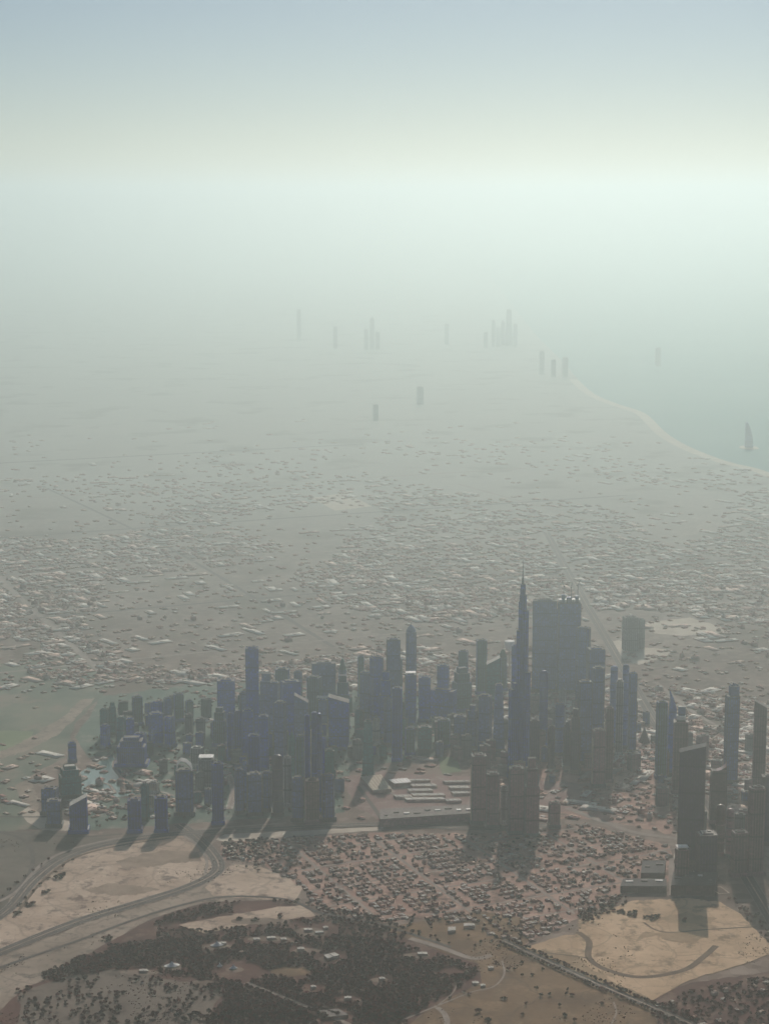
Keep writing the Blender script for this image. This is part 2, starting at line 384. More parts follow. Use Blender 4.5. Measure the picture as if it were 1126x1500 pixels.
px_area('haze_green_ground', [(150, 1020), (300, 1000), (520, 1005), (690, 1020), (690, 1070), (640, 1108), (520, 1125), (500, 1150), (505, 1190), (420, 1196), (300, 1204), (120, 1218), (125, 1165), (190, 1170), (262, 1172), (186, 1143), (172, 1122), (165, 1105), (130, 1110), (110, 1080)], 0.35, noise_mat('haze_green_ground', (.05, .10, .075), (.12, .17, .13), 0.004, (.22, .22, .18), 0.01), 'grey green ground under the left skyline with the haze put into its colour', amp=3, seed=33)  # green haze over the left skyline put into the ground colour
M_ORCH = noise_mat('clearing_ground', (.12, .08, .06), (.24, .18, .14), 0.01)
M_VILG = noise_mat('villa_ground', (.27, .145, .11), (.48, .32, .255), 0.012, (.10, .055, .04), 0.01, hi=0.66)
px_area('villa_ground', [(326, 1234), (420, 1228), (560, 1220), (700, 1222), (850, 1206), (980, 1240), (985, 1290), (900, 1318), (846, 1346), (765, 1386), (720, 1372), (640, 1345), (560, 1352), (470, 1336), (440, 1300), (380, 1262), (322, 1258)], 0.38, M_VILG, 'rosy brown earth between the villas', amp=4, seed=34)
px_area('villa_ground', [(700, 1110), (960, 1090), (1000, 1225), (900, 1205), (850, 1200), (700, 1196)], 0.36, M_VILG, 'rosy brown earth behind the front towers', amp=4, seed=35)
px_area('orchard_ground', [(30, 1455), (90, 1432), (170, 1420), (240, 1434), (330, 1450), (300, 1500), (280, 1540), (20, 1540)], 0.8, noise_mat('orchard_ground', (.10, .075, .06), (.19, .15, .12), 0.006, (.06, .04, .03), 0.012), 'greyish sand under the spaced trees', amp=4, seed=36)
CLEAR = [(252, 1418, 17, 5), (318, 1388, 24, 5), (395, 1376, 34, 4), (455, 1366, 26, 7), (344, 1421, 14, 4), (205, 1425, 30, 4), (300, 1440, 22, 4), (480, 1405, 14, 4), (380, 1350, 44, 5), (450, 1393, 22, 3), (610, 1400, 20, 4), (425, 1424, 30, 7), (555, 1436, 14, 3), (505, 1465, 10, 2), (488, 1489, 22, 6)]
for i_, (a_, b_, rx_, ry_) in enumerate(CLEAR):
    px_area('lawn' if i_ == 11 else 'clearing', [(a_+rx_*math.cos(q*.7), b_+ry_*math.sin(q*.7)) for q in range(9)], 1.25+i_*.01, M_GRASSO if i_ == 11 else M_ORCH, 'small clearing in the dark park', amp=1.6, step=5, seed=50+i_)
# roads
road('highway', [(-90, 1432), (0, 1396), (110, 1352), (200, 1324), (270, 1302), (312, 1282), (320, 1266), (306, 1244), (282, 1222), (262, 1208)], 46, M_ASPHALT, 1.8, True, 'dark highway curving round the sand field')
road('road', [(-90, 1455), (0, 1418), (110, 1380), (190, 1350), (260, 1328), (330, 1314), (420, 1318), (470, 1338), (560, 1356), (660, 1388)], 14, M_ASPHALT, 1.5, label='narrow road outside the highway')
road('highway', [(-60, 1380), (10, 1335), (50, 1290), (95, 1257), (160, 1236), (260, 1222), (400, 1215), (560, 1208), (690, 1214), (800, 1210)], 42, M_ASPHALT, 2.1, True, 'main highway passing in front of the towers')
road('slip_road', [(-60, 1345), (20, 1310), (60, 1268), (110, 1243), (200, 1224), (300, 1215), (420, 1206)], 14, M_ROADPALE, 1.5, label='pale slip road beside the main highway')
road('slip_road', [(20, 1345), (62, 1292), (108, 1258), (170, 1240), (250, 1228)], 10, M_TRACK, 1.2, label='inner slip road along the sand field')
road('slip_road', [(0, 1322), (30, 1298), (48, 1268), (42, 1236), (10, 1222), (-40, 1216)], 16, M_ASPHALT, 1.4, label='loop ramp at the left edge')
road('road', [(266, 1222), (290, 1240), (303, 1262), (300, 1282)], 10, M_ROADPALE, 1.5, label='service road inside the highway bend')
road('road', [(-40, 1196), (60, 1197), (110, 1195)], 12, M_ASPHALT, 1.2, label='straight road across the green field')
road('road', [(-40, 1214), (40, 1222), (120, 1226), (180, 1222)], 12, M_ASPHALT, 1.2, label='road south of the green field')
road('canal_road', [(178, 1106), (168, 1116), (168, 1126), (180, 1140), (205, 1151), (256, 1166)], 13, M_ROADPALE, 2.0, label='pale road curving round the canal')
road('road', [(146, 1147), (160, 1150), (170, 1162)], 10, M_ROADPALE, 2.0, label='short pale quay road')
road('road', [(330, 1128), (338, 1142), (342, 1160), (336, 1186)], 26, M_ROADPALE, 1.8, True, 'interchange lanes between the front towers')
road('avenue', [(800, 780), (838, 850), (890, 940), (960, 1060), (1060, 1230), (1126, 1340), (1190, 1450)], 48, M_ASPHALT, 1.6, True, 'straight wide avenue running into the haze')
road('road', [(960, 1000), (1010, 1040), (1060, 1070)], 22, M_ROADPALE, 1.4, label='pale diagonal road among the villas')
road('road', [(830, 1184), (880, 1203), (930, 1220), (1000, 1230)], 26, M_ROADPALE, 1.4, label='pale road west of the dark towers')
road('road', [(984, 1258), (983, 1280), (984, 1312)], 20, M_ROADPALE, 1.4, label='short pale street beside the dark block')
road('road', [(944, 1254), (965, 1247), (992, 1243)], 12, M_ROADPALE, 1.4, label='short street by the white roof')
road('boulevard', [(735, 1378), (800, 1408), (870, 1440), (945, 1472), (1010, 1500), (1060, 1530)], 26, M_ASPHALT, 1.7, True, 'tree lined boulevard below the ochre lot')
road('dirt_track', [(846, 1366), (862, 1380), (862, 1404), (890, 1422), (940, 1432), (1000, 1422), (1030, 1402), (1048, 1386)], 20, M_TRACK, 1.7, label='brown dirt track across the ochre lot')
road('dirt_track', [(795, 1396), (830, 1400), (862, 1404)], 8, M_TRACK, 1.7, label='thin ditch in the ochre lot')
road('dirt_track', [(942, 1352), (972, 1366), (1040, 1362), (1108, 1358)], 7, M_TRACK, 1.7, label='thin line across the ochre lot')
road('footpath', [(592, 1494), (640, 1474), (690, 1454), (722, 1446), (738, 1428), (735, 1408)], 6, M_ROADPALE, 1.5, label='pale footpath across the scrub')
road('footpath', [(640, 1476), (652, 1488), (656, 1510), (660, 1530)], 16, M_ROADPALE, 1.45, label='wide sandy path leaving the frame')
road('footpath', [(640, 1474), (662, 1456), (668, 1444)], 4, M_ROADPALE, 1.5, label='short branch of the footpath')
road('footpath', [(895, 1500), (902, 1484), (898, 1468)], 5, M_ROADPALE, 1.5, label='pale path under the boulevard')
road('road', [(360, 1440), (420, 1464), (490, 1492), (540, 1515)], 16, M_ROADPALE, 1.5, label='park road at the bottom edge')
road('parking_lane', [(600, 1375), (650, 1390), (690, 1404), (720, 1400)], 22, M_ROADPALE, 1.5, label='pale parking strip by the park corner')
road('road', [(540, 1124), (556, 1146), (582, 1166), (640, 1172)], 12, M_ROADPALE, 1.2, label='road around the big shed')
road('road', [(524, 1152), (545, 1180), (560, 1202)], 16, M_ASPHALT, 1.2, label='dark road left of the mall')

# far street grid and the streets of the villa quarters
def world_road(name, pts, width, mat, z, label):
    line = smooth_line(pts, 6); ROADS.append((line, width)); L_, R_ = ribbon_verts(line, width/2, -width/2)
    mb = MB(); mb.v = [(x, y, z) for x, y in L_+R_]; n_ = len(line)
    for i in range(n_-1): mb.face((i, n_+i, n_+i+1, i+1))
    tag(mb.build(name, mat), label, kind='structure')
_c, _s = math.cos(R(24)), math.sin(R(24))
def gr(u, v): return (u*_c-v*_s, 8000+u*_s+v*_c)
for i, (v_, u0, u1, wd) in enumerate([(1400, -4200, 3800, 26), (2500, -3800, 3400, 30), (3700, -4600, 3800, 34), (5000, -5200, 4200, 36), (6600, -5500, 4200, 40), (8600, -6000, 3600, 44)]):
    world_road('road', [gr(u0, v_), gr((u0+u1)/2, v_+60), gr(u1, v_-40)], wd, (M_ROADPALE, M_ASPHALT)[i % 2], 0.9+i*.05, 'straight road crossing the distant low city')
for i, (u_, v0, v1, wd) in enumerate([(-2600, 1300, 8200, 34), (-900, 1300, 9000, 30), (300, 1300, 7200, 26), (3300, 900, 6000, 30)]):
    world_road('road', [gr(u_, v0), gr(u_+90, (v0+v1)/2), gr(u_, v1)], wd, (M_ROADPALE, M_ASPHALT)[(i+1) % 2], 0.55+i*.05, 'long straight road running away through the distant low city')
VZ = [(326, 1238), (420, 1232), (560, 1226), (700, 1228), (850, 1212), (970, 1244), (975, 1286), (896, 1312), (840, 1340), (765, 1378), (720, 1366), (640, 1340), (560, 1346), (470, 1330), (440, 1296), (380, 1258)]
VW = [tuple(gp(*p).xy) for p in VZ]
def in_poly(x, y, poly):
    c = False; j = len(poly)-1
    for i in range(len(poly)):
        xi, yi = poly[i]; xj, yj = poly[j]
        if (yi > y) != (yj > y) and x < (xj-xi)*(y-yi)/(yj-yi)+xi: c = not c
        j = i
    return c
def street_runs(fix, along, horiz):
    run = []; out = []
    for t_ in range(-3000, 3001, 30):
        q = gr(t_, fix) if horiz else gr(fix, t_)
        if in_poly(q[0], q[1], VW): run.append(q)
        elif run: out.append(run); run = []
    return [r_ for r_ in out+[run] if len(r_) > 5]
for k_ in range(-3000, 3001, 168):
    for rr in street_runs(k_ + (k_ % 5)*9, None, True): world_road('street', rr[::3]+[rr[-1]], 9, M_ROADPALE, 0.75, 'pale street between the rows of villas')
for k_ in range(-3000, 3001, 290):
    for rr in street_runs(k_, None, False): world_road('street', rr[::3]+[rr[-1]], 11, M_ROADPALE, 0.82, 'pale cross street through the villas')

# ------------------------------------------------------------------ towers
FOOT = []      # (x, y, r) of everything that stands
def rect(w, d): return [(-w/2, -d/2), (w/2, -d/2), (w/2, d/2), (-w/2, d/2)]
def chamf(w, d, c): return [(-w/2+c, -d/2), (w/2-c, -d/2), (w/2, -d/2+c), (w/2, d/2-c), (w/2-c, d/2), (-w/2+c, d/2), (-w/2, d/2-c), (-w/2, -d/2+c)]
def cross(w, d, c): return [(-w/2+c, -d/2), (w/2-c, -d/2), (w/2-c, -d/2+c), (w/2, -d/2+c), (w/2, d/2-c), (w/2-c, d/2-c), (w/2-c, d/2), (-w/2+c, d/2), (-w/2+c, d/2-c), (-w/2, d/2-c), (-w/2, -d/2+c), (-w/2+c, -d/2+c)]
def ell(w, d, n=14): return [(w/2*math.cos(2*math.pi*i/n), d/2*math.sin(2*math.pi*i/n)) for i in range(n)]
def fins(mb, pts, z0, z1, gap=8.0, t=0.9, m=1):
    n = len(pts)
    for i in range(n):
        a, b = Vector(pts[i]), Vector(pts[(i+1) % n]); L = (b-a).length
        if L < 5: continue
        k = max(1, int(L/gap)); d = (b-a)/L; nn = Vector((d.y, -d.x)); ang = math.atan2(d.y, d.x)
        for j in range(k+1):
            p = a + d*(min(max(L*j/k, 0.9), L-0.9)) + nn*(t/2)
            mb.box(p.x, p.y, z0, 1.3, t, z1-z0, m, rot=ang)
def parapet(mb, pts, z, h=2.2, t=0.8, m=0):
    n = len(pts)
    for i in range(n):
        a, b = Vector(pts[i]), Vector(pts[(i+1) % n]); L = (b-a).length
        if L < 1.5: continue
        c = (a+b)/2; d = (b-a)/L; nn = Vector((-d.y, d.x)); c += nn*(t/2+0.3)
        mb.box(c.x, c.y, z+0.02, L-2*t-0.6, t, h, m, rot=math.atan2(d.y, d.x))
def tower(xl, xr, yt, yb, kind, tint, label, rot=None, k=0.8, name='tower', seed=None, roof='mid', group=None, podium=True, wall=None, mast=None):
    rnd = random.Random(seed if seed is not None else hash((xl, xr, yt, yb)) % 99991)
    xc = (xl+xr)/2; base = yb
    if rot is None: rot = rnd.uniform(-0.42, 0.42)
    for _ in range(60):
        P = gp(xc, base); s = pxm(P); Wp = (xr-xl)*s
        W = Wp/(abs(math.cos(rot)) + k*abs(math.sin(rot))); D = max(W*k, 12.0)
        r = 0.5*math.hypot(W, D)*0.92
        if all(math.hypot(P.x-x, P.y-y) > r+q for x, y, q in FOOT): break
        base -= 1.0
    # the front bottom edge sits at the pixel row, so step the centre back
    FOOT.append((P.x, P.y, r))
    H = height_at(P, yt)
    t = empty(name, (P.x, P.y, 0), rot); tag(t, label, 'tower' if name == 'tower' else 'building', group)
    f = FAC[tint]; trim = f
    trimm = {'navy': 'blue', 'blue': 'slate', 'slate': 'grey', 'teal': 'green', 'green': 'slate', 'brown': 'rose', 'rose': 'grey', 'violet': 'brown', 'grey': 'white', 'cream': 'white', 'white': 'grey'}[tint]
    T = FAC[trimm]; RM = ROOF[roof]
    mats = [f, T, RM]
    sh = MB()
    if podium and yb > 1000:
        pd = MB(); pw, pdp = W*1.22, D*1.22; ph = 14
        pd.box(0, 0, 0, pw, pdp, ph, 0, 2); parapet(pd, rect(pw, pdp), ph, 1.4, 0.7, 1)
        pd.build('podium', [T, T, RM], t)
        z0 = 14.02
    else: z0 = 0
    def plant(z, w_, d_, h=7):
        pl = MB(); pl.box(0, 0, z+0.05, w_, d_, h, 0, 2)
        pl.box(w_*0.22, d_*0.1, z+h+0.05, w_*0.3, d_*0.35, 3.5, 1, 2)
        pl.box(-w_*0.25, -d_*0.15, z+h+0.05, w_*0.22, d_*0.22, 2.2, 1, 2)
        pl.build('plant_room', mats, t)
    def do_mast(z, h, x=0, y=0, r=1.4):
        m_ = MB(); m_.cone(x, y, z, r, z+h*0.6, r*0.6, 6); m_.cone(x, y, z+h*0.6, r*0.45, z+h, 0.25, 6); m_.build('mast', M_STEEL, t)
    if kind in ('slab', 'cham', 'cross', 'ell'):
        pts = {'slab': rect(W, D), 'cham': chamf(W, D, W*0.16), 'cross': cross(W, D, min(W, D)*0.14), 'ell': ell(W, D)}[kind]
        Hs = H-9
        sh.prism(pts, z0, Hs, 0, 2)
        if kind != 'ell': fins(sh, pts, z0, Hs-1, 9)
        else:
            for j in range(3): sh.prism(ell(W+1.6, D+1.6), z0+(Hs-z0)*(j+1)/4, z0+(Hs-z0)*(j+1)/4+3, 1)
        parapet(sh, pts, Hs, 2.5, 0.9, 1)
        sh.build('shaft', mats, t); plant(Hs, W*0.62, D*0.6, 6)
    elif kind == 'step':
        h1, h2 = z0+(H-z0)*0.62, z0+(H-z0)*0.86
        p0, p1, p2 = rect(W, D), rect(W*0.8, D*0.82), rect(W*0.56, D*0.6)
        sh.prism(p0, z0, h1, 0, 2); fins(sh, p0, z0, h1-1)
        parapet(sh, p0, h1, 2, 0.8, 1)
        sh.prism(p1, h1+0.02, h2, 0, 2); fins(sh, p1, h1+0.1, h2-1); sh.build('shaft', mats, t)
        c = MB(); c.prism(p2, h2+0.04, H-3, 0, 2); parapet(c, p2, H-3, 2, 0.8, 1); fins(c, p2, h2+0.1, H-4); c.build('upper_tier', mats, t)
    elif kind in ('slantr', 'slantl'):
        dz = (0.30 if W > 60 else 0.55)*W*(1 if kind == 'slantr' else -1)
        pts = rect(W, D); zt = [H-max(0, -dz) - (abs(dz) if False else 0)]*4
        lo = H-abs(dz)
        zt = [lo, H, H, lo] if kind == 'slantr' else [H, lo, lo, H]
        sh.prism(pts, z0, H, 0, 2, ztops=zt); fins(sh, pts, z0, lo-2, 8)
        sh.build('shaft', mats, t)
        c = MB(); e = 1.0
        q = [(x*1.03, y*1.03) for x, y in pts]; b = len(c.v)
        c.v += [(x, y, z+0.1) for (x, y), z in zip(q, zt)] + [(x, y, z+1.6) for (x, y), z in zip(q, zt)]
        for i in range(4): j = (i+1) % 4; c.face((i, j, 4+j, 4+i), 0)
        c.face((4, 5, 6, 7), 0); c.face((3, 2, 1, 0), 0); c.build('roof', RM, t)
    elif kind == 'point':
        zs = H-(0.95*W); pts = cham = chamf(W, D, W*0.2)
        sh.prism(pts, z0, zs, 0, 2); fins(sh, pts, z0, zs-1, 7); sh.build('shaft', mats, t)
        c = MB(); c.lathe([(W*0.5, zs+0.05), (W*0.47, zs+W*0.22), (W*0.33, zs+W*0.45), (W*0.13, zs+W*0.66), (W*0.04, zs+W*0.72)], 8); c.build('crown', mats, t)
        do_mast(zs+W*0.7, W*0.25+6)
    elif kind == 'dome':
        zs = H-W*0.32; pts = ell(W, D, 16)
        sh.prism(pts, z0, zs, 0, 2)
        for j in range(4): sh.prism(ell(W+1.4, D+1.4, 16), z0+(zs-z0)*(j+1)/5, z0+(zs-z0)*(j+1)/5+2.5, 1)
        sh.build('shaft', mats, t)
        c = MB(); c.lathe([(W*0.49, zs+0.05), (W*0.44, zs+W*0.13), (W*0.30, zs+W*0.25), (W*0.12, zs+W*0.31), (1, zs+W*0.32)], 16, 1, D/W); c.build('crown', mats, t)
    elif kind == 'sail':
        # straight edge on one side, a curve running up to a point on the other
        n = 10; prof = [(-W/2, z0), (W/2, z0)]
        for i in range(1, n+1):
            u = i/n; prof.append((W/2 - W*0.93*u**3.2, z0+(H-z0)*(0.45+0.55*u) if i > 0 else 0))
        prof.append((-W*0.30, z0+(H-z0)*0.9)); prof.append((-W/2, z0+(H-z0)*0.62))
        b = 0; m_ = len(prof)
        sh.v += [(x, -D/2, z) for x, z in prof] + [(x, D/2, z) for x, z in prof]
        sh.face(tuple(range(m_)), 0); sh.face(tuple(reversed(range(m_, 2*m_))), 0)
        for i in range(m_): j = (i+1) % m_; sh.face((j, i, m_+i, m_+j), 1)
        sh.build('shaft', mats, t); do_mast(H-2, 14, -W*0.43, 0, 1)
    elif kind == 'horn':
        zs = H-W*0.55; q = rect(W, D)
        sh.prism(rect(W*1.12, D), z0, zs, 0, 2, top_pts=q); parapet(sh, q, zs, 2, 0.8, 1); sh.build('shaft', mats, t)
        c = MB(); n = 6; P2 = [(W*0.48, H)] ; a = []
        for i in range(n+1):
            u = i/n; a.append((W*0.48-(W*0.62)*u**1.6, H-(H-zs-0.1)*(u**0.55)))
        prof = [(W*0.48, zs+0.1)] + a
        m_ = len(prof); c.v += [(x, -D*0.46, z) for x, z in prof] + [(x, D*0.46, z) for x, z in prof]
        c.face(tuple(range(m_)), 0); c.face(tuple(reversed(range(m_, 2*m_))), 0)
        for i in range(m_): j = (i+1) % m_; c.face((j, i, m_+i, m_+j), 1)
        c.build('crown', mats, t)
    elif kind == 'shoulder':
        # narrower upper shaft set to the right, notched top
        h1 = height_at(P, yt+19)
        q = rect(W, D); sh.prism(q, z0, h1, 0, 2); fins(sh, q, z0, h1-1); parapet(sh, q, h1, 2, 0.8, 1); sh.build('shaft', mats, t)
        c = MB(); cx = W*0.11; w2 = W*0.74
        c.box(cx, 0, h1+0.05, w2, D*0.8, H-h1-12, 0, 2)
        for s_ in (-1, 0, 1): c.box(cx+s_*w2*0.33, 0, H-12+0.08, w2*0.2, D*0.5, 7 if s_ else 11, 0, 2)
        c.build('upper_tier', mats, t)
    elif kind == 'taper':
        q = rect(W, D); top = rect(W*0.62, D*0.7)
        sh.prism(q, z0, H-8, 0, 2, top_pts=top); sh.build('shaft', mats, t); plant(H-8, W*0.42, D*0.4, 5)
    elif kind == 'spire':
        h1 = z0+(H-z0)*0.7; q = chamf(W, D, W*0.2)
        sh.prism(q, z0, h1, 0, 2); fins(sh, q, z0, h1-1, 6); sh.build('shaft', mats, t)
        c = MB(); c.prism(q, h1+0.05, h1+(H-h1)*0.55, 0, top_pts=[(x*0.3, y*0.3) for x, y in q]); c.build('crown', mats, t)
        do_mast(h1+(H-h1)*0.5, (H-h1)*0.5)
    elif kind == 'frame':
        # unfinished concrete frame: open slabs on columns, core rising above
        q = rect(W, D); zc = H-38
        sh.prism(q, z0, zc, 0, 2); fins(sh, q, z0, zc-1, 10); sh.build('shaft', mats, t)
        c = MB()
        for j in range(4): c.box(0, 0, zc+1.5+j*5, W*0.97, D*0.97, 0.8, 1)
        for sx in (-.45, -.15, .15, .45):
            for sy in (-.44, .44): c.box(W*sx, D*sy, zc+0.1, 1.6, 1.6, 21, 1)
        c.build('open_floors', [f, FAC['grey']], t)
        k2 = MB(); k2.box(-W*0.28, 0, zc+0.12, W*0.14, D*0.4, 38, 0); k2.box(-W*.02, 0, zc+0.12, W*0.22, D*0.4, 27, 0); k2.box(W*0.34, 0, zc+0.12, W*0.14, D*0.4, 32, 0); k2.build('lift_core', mats, t)
    if wall == 'lit':   # added pale strip for a sunlit edge, on one pillar a white stripe
        m_ = MB(); m_.box(-W/2-1.6, 0, z0+0.1, 3, D*0.5, (H-z0)*0.82, 0); m_.build('lit_edge_stripe', M_CREAM, t)
    if mast: do_mast(H-8, mast)
    return t, W, D, H

